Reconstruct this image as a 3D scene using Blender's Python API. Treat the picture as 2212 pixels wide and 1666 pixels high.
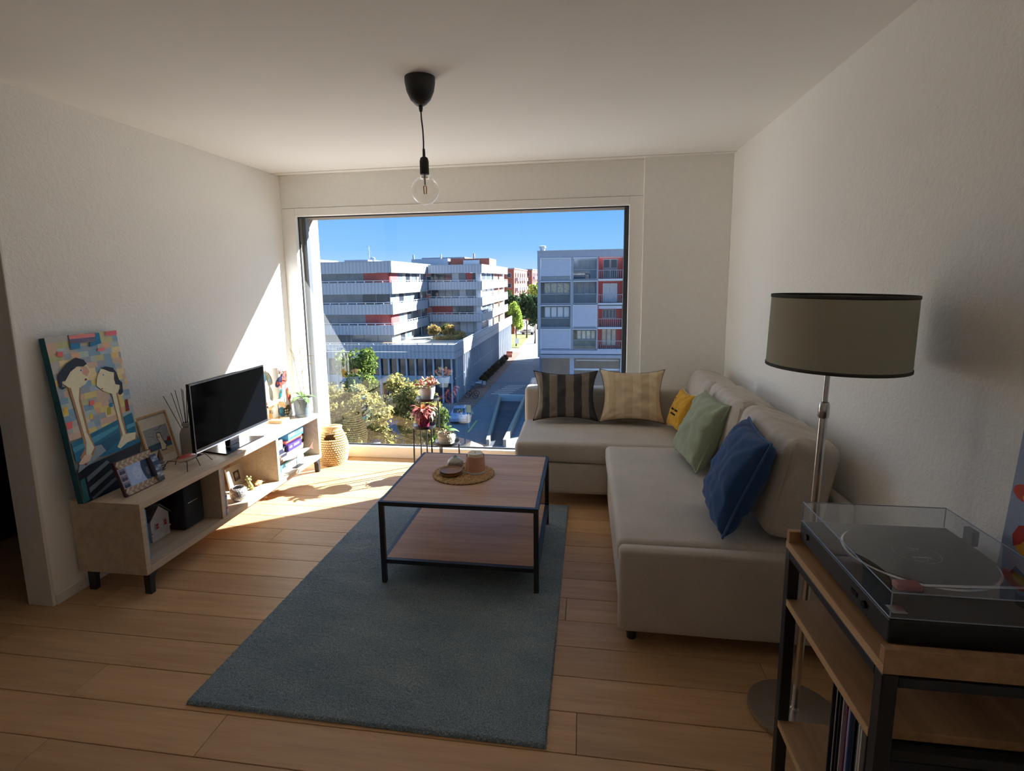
import bpy, bmesh, math, random
import numpy as np
from mathutils import Matrix, Vector, noise as mnoise

random.seed(7); np.random.seed(7)
for _o in list(bpy.data.objects):
    bpy.data.objects.remove(_o, do_unlink=True)
SC = bpy.context.scene
COL = SC.collection

# ------------------------------------------------------------------ camera
XL, XR, D, H = -2.525, 1.073, 4.388, 2.416          # left wall, right wall, window wall, ceiling
HC = 1.5308
_F, _PPX, _PPY = 1175.0, -24.9, -47.2
cd = bpy.data.cameras.new('camera'); cam = bpy.data.objects.new('camera', cd); COL.objects.link(cam)
cd.sensor_fit = 'HORIZONTAL'; cd.sensor_width = 36.0; cd.lens = _F / 2212 * 36
cd.shift_x = -_PPX / 2212; cd.shift_y = _PPY / 2212
cd.clip_start = 0.02; cd.clip_end = 3000
_y, _p, _r = (math.radians(a) for a in (-8.7593, -8.7536, -0.8652))
_f = Vector((math.sin(_y) * math.cos(_p), math.cos(_y) * math.cos(_p), math.sin(_p)))
_R = Vector((math.cos(_y), -math.sin(_y), 0)); _U = _R.cross(_f)
_R2 = math.cos(_r) * _R + math.sin(_r) * _U; _U2 = -math.sin(_r) * _R + math.cos(_r) * _U
cam.matrix_world = Matrix(((_R2.x, _U2.x, -_f.x, 0), (_R2.y, _U2.y, -_f.y, 0), (_R2.z, _U2.z, -_f.z, HC), (0, 0, 0, 1)))
SC.camera = cam

# ------------------------------------------------------------------ sky, sun, exposure
SUN_STRENGTH, SKY_STRENGTH = 28.0, .97
SUN_DIR = Vector((-.815, -.58, -.571)).normalized()
w = bpy.data.worlds.new('sky'); SC.world = w; w.use_nodes = True
nt = w.node_tree; nt.nodes.clear()
tc = nt.nodes.new('ShaderNodeTexCoord'); sx = nt.nodes.new('ShaderNodeSeparateXYZ')
rp = nt.nodes.new('ShaderNodeValToRGB'); bgn = nt.nodes.new('ShaderNodeBackground'); ow = nt.nodes.new('ShaderNodeOutputWorld')
nt.links.new(tc.outputs['Generated'], sx.inputs[0]); nt.links.new(sx.outputs['Z'], rp.inputs[0])
nt.links.new(rp.outputs[0], bgn.inputs[0]); nt.links.new(bgn.outputs[0], ow.inputs[0])
bgn.inputs[1].default_value = SKY_STRENGTH
cr = rp.color_ramp
cr.elements[0].position = 0.0; cr.elements[0].color = (.50, .70, .95, 1)
cr.elements[1].position = 1.0; cr.elements[1].color = (.12, .34, .80, 1)
for pos, c in ((.055, (.25, .53, .95)), (.12, (.16, .44, .94)), (.35, (.15, .42, .92))):
    e = cr.elements.new(pos); e.color = (*c, 1)
sl = bpy.data.lights.new('sun', 'SUN'); sun = bpy.data.objects.new('sun', sl); COL.objects.link(sun)
sl.energy = SUN_STRENGTH; sl.angle = math.radians(.53); sl.color = (.96, .97, 1.0)
sun.rotation_euler = SUN_DIR.to_track_quat('-Z', 'Y').to_euler(); sun.location = (30, 40, 30)
SC.view_settings.view_transform = 'Standard'; SC.view_settings.look = 'None'
SC.view_settings.exposure = 0.34; SC.view_settings.gamma = 1.0; SC.view_settings.use_curve_mapping = False
cy = SC.cycles
cy.max_bounces = 14; cy.diffuse_bounces = 8; cy.glossy_bounces = 4; cy.transmission_bounces = 8; cy.transparent_max_bounces = 24
cy.caustics_reflective = False; cy.caustics_refractive = False; cy.sample_clamp_indirect = 8.0
cy.use_denoising = True

# ------------------------------------------------------------------ geometry helpers: a shape is (verts, faces)
def gbox(x0, x1, y0, y1, z0, z1):
    v = [(x, y, z) for x in (x0, x1) for y in (y0, y1) for z in (z0, z1)]
    return v, [(0, 1, 3, 2), (4, 6, 7, 5), (0, 4, 5, 1), (2, 3, 7, 6), (0, 2, 6, 4), (1, 5, 7, 3)]

def gmerge(*gs):
    V, F = [], []
    for v, f in gs:
        n = len(V); V += [tuple(p) for p in v]; F += [tuple(i + n for i in q) for q in f]
    return V, F

def gxf(g, m):
    return [tuple(m @ Vector(p)) for p in g[0]], g[1]

def gmove(g, dx, dy, dz):
    return [(x + dx, y + dy, z + dz) for x, y, z in g[0]], g[1]

def gbevel(g, wd, seg=2):
    bm = bmesh.new(); vs = [bm.verts.new(p) for p in g[0]]
    for f in g[1]:
        bm.faces.new([vs[i] for i in f])
    bmesh.ops.recalc_face_normals(bm, faces=bm.faces)
    bmesh.ops.bevel(bm, geom=list(bm.edges), offset=wd, segments=seg, profile=.5, affect='EDGES')
    bm.verts.index_update()
    out = [tuple(v.co) for v in bm.verts], [tuple(v.index for v in f.verts) for f in bm.faces]
    bm.free(); return out

def rbox(x0, x1, y0, y1, z0, z1, b=.004, seg=1):
    return gbevel(gbox(x0, x1, y0, y1, z0, z1), b, seg)

def glathe(prof, n=32, c=(0, 0, 0), cap=True):
    """prof: list of (r, z) from bottom to top"""
    V, F = [], []
    for r, z in prof:
        for k in range(n):
            a = 2 * math.pi * k / n
            V.append((c[0] + r * math.cos(a), c[1] + r * math.sin(a), c[2] + z))
    for i in range(len(prof) - 1):
        for k in range(n):
            k2 = (k + 1) % n
            F.append((i * n + k, i * n + k2, (i + 1) * n + k2, (i + 1) * n + k))
    if cap:
        F.append(tuple(reversed(range(n)))); m = (len(prof) - 1) * n; F.append(tuple(range(m, m + n)))
    return V, F

def gtube(pts, r, n=8, cap=True):
    pts = [Vector(p) for p in pts]; rs = r if isinstance(r, (list, tuple)) else [r] * len(pts)
    V, F = [], []; up = None
    for i, p in enumerate(pts):
        t = (pts[min(i + 1, len(pts) - 1)] - pts[max(i - 1, 0)]).normalized()
        if up is None:
            up = Vector((0, 0, 1)) if abs(t.z) < .9 else Vector((1, 0, 0))
        a = t.cross(up).normalized(); b = a.cross(t).normalized(); up = b
        for k in range(n):
            q = 2 * math.pi * k / n
            V.append(tuple(p + rs[i] * (math.cos(q) * a + math.sin(q) * b)))
    for i in range(len(pts) - 1):
        for k in range(n):
            k2 = (k + 1) % n
            F.append((i * n + k, (i + 1) * n + k, (i + 1) * n + k2, i * n + k2))
    if cap:
        F.append(tuple(range(n))); m = (len(pts) - 1) * n; F.append(tuple(reversed(range(m, m + n))))
    return V, F

def gcyl(c, r, z0, z1, n=24):
    return glathe([(r, z0), (r, z1)], n, (c[0], c[1], 0))

def gsphere(c, rx, ry, rz, n=12, m=8):
    V, F = [], []
    for i in range(1, m):
        t = math.pi * i / m
        for k in range(n):
            a = 2 * math.pi * k / n
            V.append((c[0] + rx * math.sin(t) * math.cos(a), c[1] + ry * math.sin(t) * math.sin(a), c[2] + rz * math.cos(t)))
    V.append((c[0], c[1], c[2] + rz)); V.append((c[0], c[1], c[2] - rz)); top, bot = len(V) - 2, len(V) - 1
    for i in range(m - 2):
        for k in range(n):
            k2 = (k + 1) % n
            F.append((i * n + k, (i + 1) * n + k, (i + 1) * n + k2, i * n + k2))
    for k in range(n):
        k2 = (k + 1) % n
        F.append((top, k, k2)); F.append((bot, (m - 2) * n + k2, (m - 2) * n + k))
    return V, F

def gprism(poly, z0, z1):
    """poly of (x, y), counter-clockwise"""
    n = len(poly)
    V = [(x, y, z0) for x, y in poly] + [(x, y, z1) for x, y in poly]
    F = [tuple(reversed(range(n))), tuple(range(n, 2 * n))] + [(k, (k + 1) % n, n + (k + 1) % n, n + k) for k in range(n)]
    return V, F

def ggrid(fn, nu, nv, closed_u=False):
    """fn(u, v) in 0..1 -> point"""
    V = [tuple(fn(i / nu, j / nv)) for j in range(nv + 1) for i in range(nu + (0 if closed_u else 1))]
    w_ = nu if closed_u else nu + 1; F = []
    for j in range(nv):
        for i in range(nu):
            i2 = (i + 1) % w_ if closed_u else i + 1
            F.append((j * w_ + i, j * w_ + i2, (j + 1) * w_ + i2, (j + 1) * w_ + i))
    return V, F

# ------------------------------------------------------------------ object helpers
def mesh_of(name, g, m, smooth=False):
    me = bpy.data.meshes.new(name); me.from_pydata([tuple(p) for p in g[0]], [], g[1])
    for k in (m if isinstance(m, (list, tuple)) else [m]):
        me.materials.append(k)
    me.validate()
    if smooth:
        me.polygons.foreach_set('use_smooth', [True] * len(me.polygons))
        if smooth is not True:
            me.set_sharp_from_angle(angle=math.radians(smooth))
    me.update(); return me

def _wloc(o):
    v = Vector((0, 0, 0))
    while o:
        v += Vector(o.location); o = o.parent
    return v

def add(name, g, m, parent=None, smooth=False, loc=None, rot=None, local=False):
    """One mesh object. World coordinates unless local; its own origin goes to loc when given."""
    base = Vector((0, 0, 0))
    if parent is not None and not local:
        base = _wloc(parent)
    o_ = Vector(loc) if loc is not None else base
    if not local and (o_.length > 0):
        g = gmove(g, -o_.x, -o_.y, -o_.z)
    o = bpy.data.objects.new(name, mesh_of(name, g, m, smooth)); COL.objects.link(o)
    if local:
        o.location = loc or (0, 0, 0)
    else:
        o.location = o_ - base
    if rot is not None:
        o.rotation_euler = rot
    if parent is not None:
        o.parent = parent
    return o

def link(name, me, parent=None, loc=(0, 0, 0), rot=(0, 0, 0), scale=(1, 1, 1)):
    o = bpy.data.objects.new(name, me); COL.objects.link(o); o.location = loc; o.rotation_euler = rot; o.scale = scale
    if parent is not None:
        o.parent = parent
    return o

def tag(o, label, cat, group=None, kind=None):
    o['label'] = label; o['category'] = cat
    if group: o['group'] = group
    if kind: o['kind'] = kind
    return o

def thing(name, label, cat, loc=(0, 0, 0), rot=(0, 0, 0), group=None):
    o = bpy.data.objects.new(name, None); COL.objects.link(o); o.location = loc; o.rotation_euler = rot
    o.empty_display_size = .05
    return tag(o, label, cat, group)

def struct(name, g, m, label, smooth=False):
    o = add(name, g, m, smooth=smooth); o['kind'] = 'structure'; o['label'] = label; o['category'] = name.split('_')[0]
    return o

def sempty(name, label, loc=(0, 0, 0)):
    o = bpy.data.objects.new(name, None); COL.objects.link(o); o.location = loc; o['kind'] = 'structure'
    o['label'] = label; o['category'] = name.split('_')[0]; return o

def lab(o, s):
    o['label'] = s; return o

# ------------------------------------------------------------------ material helpers
def srgb(r, g, b):
    f = lambda c: (c / 255 / 12.92) if c / 255 <= .04045 else ((c / 255 + .055) / 1.055) ** 2.4
    return (f(r), f(g), f(b))

def _mk(name):
    m = bpy.data.materials.new(name); m.use_nodes = True
    n = m.node_tree; b = n.nodes['Principled BSDF']
    return m, n, b

def _coord(n, scale, kind='Object'):
    t = n.nodes.new('ShaderNodeTexCoord'); mp = n.nodes.new('ShaderNodeMapping')
    mp.inputs['Scale'].default_value = scale if isinstance(scale, (tuple, list)) else (scale,) * 3
    n.links.new(t.outputs[kind], mp.inputs[0]); return mp.outputs[0]

def _noise(n, vec, scale, detail=4, rough=.55):
    k = n.nodes.new('ShaderNodeTexNoise'); k.inputs['Scale'].default_value = scale
    k.inputs['Detail'].default_value = detail; k.inputs['Roughness'].default_value = rough
    n.links.new(vec, k.inputs['Vector']); return k.outputs['Fac']

def _ramp(n, fac, stops):
    r = n.nodes.new('ShaderNodeValToRGB'); e = r.color_ramp.elements
    e[0].position, e[0].color = stops[0][0], (*stops[0][1], 1); e[1].position, e[1].color = stops[-1][0], (*stops[-1][1], 1)
    for p, c in stops[1:-1]:
        q = e.new(p); q.color = (*c, 1)
    n.links.new(fac, r.inputs[0]); return r.outputs[0]

def _bump(n, b, h, strength, dist):
    k = n.nodes.new('ShaderNodeBump'); k.inputs['Strength'].default_value = strength; k.inputs['Distance'].default_value = dist
    n.links.new(h, k.inputs['Height']); n.links.new(k.outputs[0], b.inputs['Normal'])

def plain(name, c, rough=.5, metal=0., spec=.5, coat=0., var=.08, nscale=30., bump=0.):
    m, n, b = _mk(name); vec = _coord(n, 1.)
    f = _noise(n, vec, nscale)
    lo = tuple(x * (1 - var) for x in c); hi = tuple(min(1, x * (1 + var)) for x in c)
    n.links.new(_ramp(n, f, [(.3, lo), (.7, hi)]), b.inputs['Base Color'])
    b.inputs['Roughness'].default_value = rough; b.inputs['Metallic'].default_value = metal
    b.inputs['Specular IOR Level'].default_value = spec; b.inputs['Coat Weight'].default_value = coat
    if bump: _bump(n, b, f, bump, .002)
    return m

def wood(name, c1, c2, grain=(3., 40., 40.), rough=.45, scale=2.2, knots=None, spec=.4, var_obj=.0):
    m, n, b = _mk(name); vec = _coord(n, grain)
    if var_obj:                               # every plank has its own shade and its own cut of the grain
        oi = n.nodes.new('ShaderNodeObjectInfo'); mul = n.nodes.new('ShaderNodeVectorMath'); mul.operation = 'SCALE'
        cb = n.nodes.new('ShaderNodeCombineXYZ')
        for k in range(3): n.links.new(oi.outputs['Random'], cb.inputs[k])
        n.links.new(cb.outputs[0], mul.inputs[0]); mul.inputs['Scale'].default_value = 97.
        ad = n.nodes.new('ShaderNodeVectorMath'); n.links.new(vec, ad.inputs[0]); n.links.new(mul.outputs[0], ad.inputs[1]); vec = ad.outputs[0]
    f = _noise(n, vec, scale, 6, .62); f2 = _noise(n, vec, scale * .28, 3, .5)
    mx = n.nodes.new('ShaderNodeMath'); mx.operation = 'MULTIPLY_ADD'; n.links.new(f, mx.inputs[0]); mx.inputs[1].default_value = .55
    m2 = n.nodes.new('ShaderNodeMath'); m2.operation = 'MULTIPLY'; n.links.new(f2, m2.inputs[0]); m2.inputs[1].default_value = .45
    n.links.new(m2.outputs[0], mx.inputs[2])
    colr = _ramp(n, mx.outputs[0], [(.34, c1), (.64, c2)])
    if var_obj:
        hs = n.nodes.new('ShaderNodeHueSaturation'); mr = n.nodes.new('ShaderNodeMapRange')
        n.links.new(oi.outputs['Random'], mr.inputs[0]); mr.inputs['To Min'].default_value = 1 - var_obj; mr.inputs['To Max'].default_value = 1 + var_obj
        n.links.new(mr.outputs[0], hs.inputs['Value']); n.links.new(colr, hs.inputs['Color']); colr = hs.outputs[0]
    if knots:
        v = n.nodes.new('ShaderNodeTexVoronoi'); v.inputs['Scale'].default_value = knots; v.inputs['Randomness'].default_value = 1.
        n.links.new(_coord(n, (1., 2.6, 1.)), v.inputs['Vector'])
        k = _ramp(n, v.outputs['Distance'], [(.0, (1, 1, 1)), (.055, (0, 0, 0))])
        mix = n.nodes.new('ShaderNodeMixRGB'); n.links.new(k, mix.inputs[0]); n.links.new(colr, mix.inputs[1])
        mix.inputs[2].default_value = (*tuple(x * .35 for x in c1), 1); colr = mix.outputs[0]
    n.links.new(colr, b.inputs['Base Color']); b.inputs['Roughness'].default_value = rough; b.inputs['Specular IOR Level'].default_value = spec
    _bump(n, b, f, .12, .001)
    return m

def fabric(name, c, rough=.95, thread=420., var=.10, bump=.25, c2=None, blot=6.):
    m, n, b = _mk(name); vec = _coord(n, 1.)
    f = _noise(n, _coord(n, (1., 1., .35)), thread, 2, .6); g = _noise(n, vec, blot, 3)
    mx = n.nodes.new('ShaderNodeMath'); mx.operation = 'MULTIPLY_ADD'; n.links.new(f, mx.inputs[0]); mx.inputs[1].default_value = .65
    m2 = n.nodes.new('ShaderNodeMath'); m2.operation = 'MULTIPLY'; n.links.new(g, m2.inputs[0]); m2.inputs[1].default_value = .35
    n.links.new(m2.outputs[0], mx.inputs[2])
    lo = tuple(x * (1 - var) for x in c); hi = c2 or tuple(min(1, x * (1 + var)) for x in c)
    n.links.new(_ramp(n, mx.outputs[0], [(.38, lo), (.62, hi)]), b.inputs['Base Color'])
    b.inputs['Roughness'].default_value = rough; b.inputs['Specular IOR Level'].default_value = .15
    b.inputs['Sheen Weight'].default_value = .15
    _bump(n, b, f, bump, .0008)
    return m

def plaster(name, c, scale=55., strength=.35):
    m, n, b = _mk(name); vec = _coord(n, 1.)
    f = _noise(n, vec, scale, 5, .6); g = _noise(n, vec, 1.3, 2)
    n.links.new(_ramp(n, g, [(.3, tuple(x * .97 for x in c)), (.7, c)]), b.inputs['Base Color'])
    b.inputs['Roughness'].default_value = .9; b.inputs['Specular IOR Level'].default_value = .2
    _bump(n, b, f, strength, .004); return m

def vcol(name, rough=.6, spec=.3, metal=0., bump=0.):
    """material that reads each face's own print or paint colour"""
    m, n, b = _mk(name); a = n.nodes.new('ShaderNodeVertexColor'); a.layer_name = 'paint'
    f = _noise(n, _coord(n, 1.), 60., 3); hs = n.nodes.new('ShaderNodeHueSaturation')
    mr = n.nodes.new('ShaderNodeMapRange'); n.links.new(f, mr.inputs[0]); mr.inputs['To Min'].default_value = .88; mr.inputs['To Max'].default_value = 1.12
    n.links.new(mr.outputs[0], hs.inputs['Value']); n.links.new(a.outputs[0], hs.inputs['Color']); n.links.new(hs.outputs[0], b.inputs['Base Color'])
    b.inputs['Roughness'].default_value = rough; b.inputs['Specular IOR Level'].default_value = spec; b.inputs['Metallic'].default_value = metal
    if bump: _bump(n, b, f, bump, .002)
    return m

def glass_sheet(name, tint=(.96, .98, .97), ior=1.45, rough=0., gain=1.0):
    """thin clear sheet: lets light through, mirrors by the Fresnel law"""
    m = bpy.data.materials.new(name); m.use_nodes = True; n = m.node_tree; n.nodes.clear()
    o = n.nodes.new('ShaderNodeOutputMaterial'); t = n.nodes.new('ShaderNodeBsdfTransparent'); g = n.nodes.new('ShaderNodeBsdfGlossy')
    lw = n.nodes.new('ShaderNodeLayerWeight'); pw = n.nodes.new('ShaderNodeMath'); fr = n.nodes.new('ShaderNodeMath'); mx = n.nodes.new('ShaderNodeMixShader')
    t.inputs[0].default_value = (*tint, 1); g.inputs['Roughness'].default_value = rough; f0 = ((ior - 1) / (ior + 1)) ** 2
    lw.inputs[0].default_value = .5; pw.operation = 'POWER'; pw.inputs[1].default_value = 5.; n.links.new(lw.outputs['Facing'], pw.inputs[0])
    fr.operation = 'MULTIPLY_ADD'; fr.inputs[1].default_value = 1 - f0; fr.inputs[2].default_value = f0; n.links.new(pw.outputs[0], fr.inputs[0])
    g.inputs['Color'].default_value = (gain, gain, gain, 1)
    n.links.new(fr.outputs[0], mx.inputs[0]); n.links.new(t.outputs[0], mx.inputs[1]); n.links.new(g.outputs[0], mx.inputs[2]); n.links.new(mx.outputs[0], o.inputs[0])
    return m

def paint_faces(o, cols):
    """cols: one rgb for each face"""
    me = o.data; ca = me.color_attributes.new('paint', 'FLOAT_COLOR', 'CORNER'); buf = []
    for p, c in zip(me.polygons, cols):
        buf += [c[0], c[1], c[2], 1.] * p.loop_total
    ca.data.foreach_set('color', buf)
    return o

def decal(name, polys, m, parent, org, ua, va, step=.00025, base=.0004):
    """flat print: polys = [(rgb, [(u, v), ...])], later ones on top; org/ua/va in the parent's own frame"""
    ua, va = Vector(ua), Vector(va); nn = ua.cross(va).normalized(); V, F, C = [], [], []
    for i, (c, pl) in enumerate(polys):
        k = len(V)
        for u, v in pl:
            V.append(tuple(Vector(org) + ua * u + va * v + nn * (base + step * i)))
        F.append(tuple(range(k, k + len(pl)))); C.append(c)
    me = bpy.data.meshes.new(name); me.from_pydata(V, [], F); me.materials.append(m); me.update()
    o = bpy.data.objects.new(name, me); COL.objects.link(o); o.parent = parent
    return paint_faces(o, C)

def text(name, s, m, parent, loc, xa, ya, size, extrude=.0002):
    cu = bpy.data.curves.new(name, 'FONT'); cu.body = s; cu.size = size; cu.extrude = extrude; cu.align_x = 'CENTER'; cu.align_y = 'CENTER'
    cu.materials.append(m); tmp = bpy.data.objects.new(name, cu); COL.objects.link(tmp)
    me = bpy.data.meshes.new_from_object(tmp.evaluated_get(bpy.context.evaluated_depsgraph_get())); me.name = name
    bpy.data.objects.remove(tmp, do_unlink=True); bpy.data.curves.remove(cu)
    o = bpy.data.objects.new(name, me); COL.objects.link(o); o.parent = parent
    xa, ya = Vector(xa).normalized(), Vector(ya).normalized(); za = xa.cross(ya)
    o.matrix_local = Matrix(((xa.x, ya.x, za.x, loc[0]), (xa.y, ya.y, za.y, loc[1]), (xa.z, ya.z, za.z, loc[2]), (0, 0, 0, 1)))
    return o

def rect(u0, v0, u1, v1): return [(u0, v0), (u1, v0), (u1, v1), (u0, v1)]
def ell(cx, cy_, rx, ry, n=16, a0=0.): return [(cx + rx * math.cos(a0 + 2 * math.pi * k / n), cy_ + ry * math.sin(a0 + 2 * math.pi * k / n)) for k in range(n)]

def pillow_shape(wd, hg, th, n=26, wr=.006, seed=0, pinch=.10, sag=0.):
    """cushion standing in its own x-z plane, thickness along y, origin at the middle of its lower edge"""
    V, F = [], []; idx = {}
    rnd = random.Random(seed); ph = [rnd.uniform(0, 50) for _ in range(4)]
    for side in (1, -1):
        for j in range(n + 1):
            for i in range(n + 1):
                u, v = 2 * i / n - 1, 2 * j / n - 1
                edge = i in (0, n) or j in (0, n)
                if edge and side == -1:
                    idx[(side, i, j)] = idx[(1, i, j)]; continue
                bl = max(0., (1 - u ** 2)) ** .34 * max(0., (1 - v ** 2)) ** .34
                px = u * (1 - pinch * (1 - v * v) * abs(u) ** 3); pz = v * (1 - pinch * (1 - u * u) * abs(v) ** 3)
                q = Vector((u * 2.3 + ph[0], v * 2.3 + ph[1], side * 3. + ph[2]))
                y = side * th * .5 * bl
                rad = math.hypot(u, v)
                # creases run in from the corners and the lower edge
                cre = math.sin(14 * (abs(u) - abs(v)) + 3 * mnoise.noise(q)) * max(0, rad - .55) * 1.2
                y += side * bl ** .5 * wr * (mnoise.noise(q * 1.5) * 1.6 + mnoise.noise(q * 4.) * .6 + cre)
                x = px * wd / 2 + wr * .5 * mnoise.noise(q * 2 + Vector((9, 0, 0))) * bl
                z = (pz + 1) * hg / 2 - sag * (1 - u * u) * (1 + v) * .5
                idx[(side, i, j)] = len(V); V.append((x, y, z))
    for side in (1, -1):
        for j in range(n):
            for i in range(n):
                q = [idx[(side, i, j)], idx[(side, i + 1, j)], idx[(side, i + 1, j + 1)], idx[(side, i, j + 1)]]
                F.append(tuple(q if side == -1 else reversed(q)))
    border = [V[idx[(1, i, 0)]] for i in range(n)] + [V[idx[(1, n, j)]] for j in range(n)] + [V[idx[(1, n - i, n)]] for i in range(n)] + [V[idx[(1, 0, n - j)]] for j in range(n + 1)]
    return (V, F), border
# ------------------------------------------------------------------ materials of the room
M = {}
M['wall'] = plaster('wall_plaster', srgb(247, 246, 242), 60., .9)
M['ceil'] = plaster('ceiling_paint', srgb(247, 245, 241), 160., .06)
M['panel'] = plain('window_panel_paint', srgb(244, 242, 237), .55, var=.02)
M['trim'] = plain('white_trim_paint', srgb(226, 224, 216), .5, var=.02)
M['dark_hall'] = plain('hall_shade_colour', srgb(34, 40, 58), .7)  # near-black navy stands for the lack of light in the hall
M['floor'] = wood('oak_floor', srgb(182, 143, 102), srgb(206, 167, 124), (2., 26., 26.), .42, 1.6, knots=1.1, spec=.35, var_obj=.10)
M['subfloor'] = plain('floor_joint', srgb(70, 44, 26), .9)
M['stone'] = plain('rough_render', srgb(136, 121, 108), .95, nscale=160., var=.25, bump=.6)
M['rubber'] = plain('black_rubber', (.012, .012, .014), .6)
M['alu'] = plain('dark_grey_aluminium', srgb(92, 96, 100), .45, metal=.5)
M['glass'] = glass_sheet('window_glass', (.97, .985, .98), 1.45)
M['black'] = plain('black_powder_coat', (.012, .013, .016), .45)
M['chrome'] = plain('brushed_steel', (.62, .60, .57), .25, metal=1., var=.04)

# ------------------------------------------------------------------ room shell
YB, XH = -.9, -3.5                       # rear wall, far wall of the hall, both set close to lose less light
WX0, WX1, WZ0, WZ1 = -2.404, .34, .10, 2.083
YO = 4.79                                 # outer face of the facade
fl = sempty('floor', 'oak plank floor across the whole living room')
add('subfloor', gbox(XH, XR, YB, D + .02, -.12, -.004), M['subfloor'], fl)
PW = .1765
pmesh = {}
rows = int((D - YB) / PW) + 1
random.seed(11)
for r in range(rows):
    y1 = 4.395 - r * PW; y0 = y1 - PW
    if y1 < YB: break
    x = XH - random.uniform(0, 1.6)
    while x < XR:
        L = random.choice((1.7, 1.9, 2.2))
        a, b = max(x, XH), min(x + L, XR)
        if b - a > .03:
            key = round(b - a, 3)
            if key not in pmesh:
                pmesh[key] = mesh_of('plank', gbevel(gbox(-(b - a) / 2 + .0009, (b - a) / 2 - .0009, -PW / 2 + .0013, PW / 2 - .0013, -.012, 0), .0013, 1), M['floor'])
            link('plank', pmesh[key], fl, ((a + b) / 2, (y0 + y1) / 2, 0))
        x += L
struct('ceiling', gbox(XH, XR + .25, YB - .2, YO, H, H + .25), M['ceil'], 'plain warm white ceiling above the living room')
wl = struct('wall_left', gbox(XL - .135, XL, 2.081, YO, 0, H), M['wall'], 'rough plastered white wall behind the low media bench')
struct('wall_right', gbox(XR, XR + .25, YB, YO, -.12, H), M['wall'], 'rough plastered white wall behind the corner sofa')
struct('wall_rear', gbox(XH, XR + .25, YB - .2, YB, -.12, H), M['wall'], 'unseen white wall set close behind the viewer to keep light in')  # unseen, moved in close so light bounces back into the room
struct('wall_hall', gmerge(gbox(XH - .2, XH, .7, 3.2, -.12, H), gbox(XH, XL - .135, 3.0, 3.2, -.12, H), gbox(XH, XL - .135, 1.0, 1.2, -.12, H)), M['dark_hall'], 'hall wall beyond the opening, the dark of the unlit hall in its colour')
struct('wall_side', gbox(XL - .135, XL, YB, 1.2, -.12, H), M['wall'], 'unseen white wall added to narrow the hall opening and keep light in')  # unseen, added so the dark hall swallows less of the room's light
# facade around the window: solid blocks left, right, above, below
struct('wall_window', gmerge(gbox(-4.6, WX0, D + .075, YO, -.4, 3.2), gbox(WX1, XR + .25, D + .075, YO, -.4, 3.2),
       gbox(WX0, WX1, D + .075, 4.70, WZ1, 3.2), gbox(WX0, WX1, D + .075, YO, -.4, -.05)), M['stone'], 'thick rendered facade wall around the big window')
struct('trim_1', rbox(.441, XR, D - .04, D + .075, 0, H, .002), M['panel'], 'flat beige wall panel beside the window, in the corner behind the sofa')
struct('trim_2', gmerge(gbox(XL, .441, D - .012, D + .02, H - .006, H), gbox(XL, XR, D - .115, D - .105, H - .0045, H), ), M['trim'], 'slim white ceiling strip running along the top of the window wall')
o = struct('baseboard_left', rbox(XL, XL + .012, 2.081, D, 0, .055, .003), M['trim'], 'low white skirting board along the foot of the left wall')
o = struct('trim_3', rbox(XL - .14, XL + .004, 2.066, 2.082, 0, H, .003), M['trim'], 'white edge casing at the end of the wall beside the hall')
# window: frame pieces, gasket, glass, blind rails
wn = sempty('window_1', 'large fixed window in a pale frame overlooking the street', (-1.03, D, 0))
fy0, fy1 = D, D + .075
add('frame_stile', rbox(XL, WX0, fy0, fy1, 0, WZ1 + .065, .004), M['panel'], wn)
add('frame_stile', rbox(WX1, .441, fy0, fy1, 0, WZ1 + .065, .004), M['panel'], wn)
add('frame_rail', rbox(WX0, WX1, fy0, fy1, 0, WZ0, .004), M['panel'], wn)
add('frame_rail', rbox(WX0, WX1, fy0, fy1, WZ1, WZ1 + .065, .004), M['panel'], wn)
lab(add('shutter_box', rbox(XL, .441, fy0 + .003, fy1, WZ1 + .067, H, .002), M['panel'], wn), 'flat shutter box panel above the pane')
gy = D + .052
add('gasket', gmerge(gbox(WX0, WX0 + .009, gy - .006, gy + .012, WZ0, WZ1), gbox(WX1 - .009, WX1, gy - .006, gy + .012, WZ0, WZ1),
    gbox(WX0, WX1, gy - .006, gy + .012, WZ0, WZ0 + .009), gbox(WX0, WX1, gy - .006, gy + .012, WZ1 - .009, WZ1)), M['rubber'], wn)
add('glass_pane', gbox(WX0 + .002, WX1 - .002, gy, gy + .0005, WZ0 + .002, WZ1 - .002), M['glass'], wn)
add('blind_rail', gmerge(gbox(WX0, WX0 + .035, D + .11, D + .15, WZ0, WZ1), gbox(WX0, WX0 + .012, D + .19, D + .215, WZ0, WZ1)), M['alu'], wn)
add('blind_rail', gbox(WX1 - .03, WX1, D + .11, D + .15, WZ0, WZ1), M['alu'], wn)
add('outer_sill', gbox(WX0, WX1, D + .075, YO + .03, -.05, -.03), M['alu'], wn)
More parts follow.
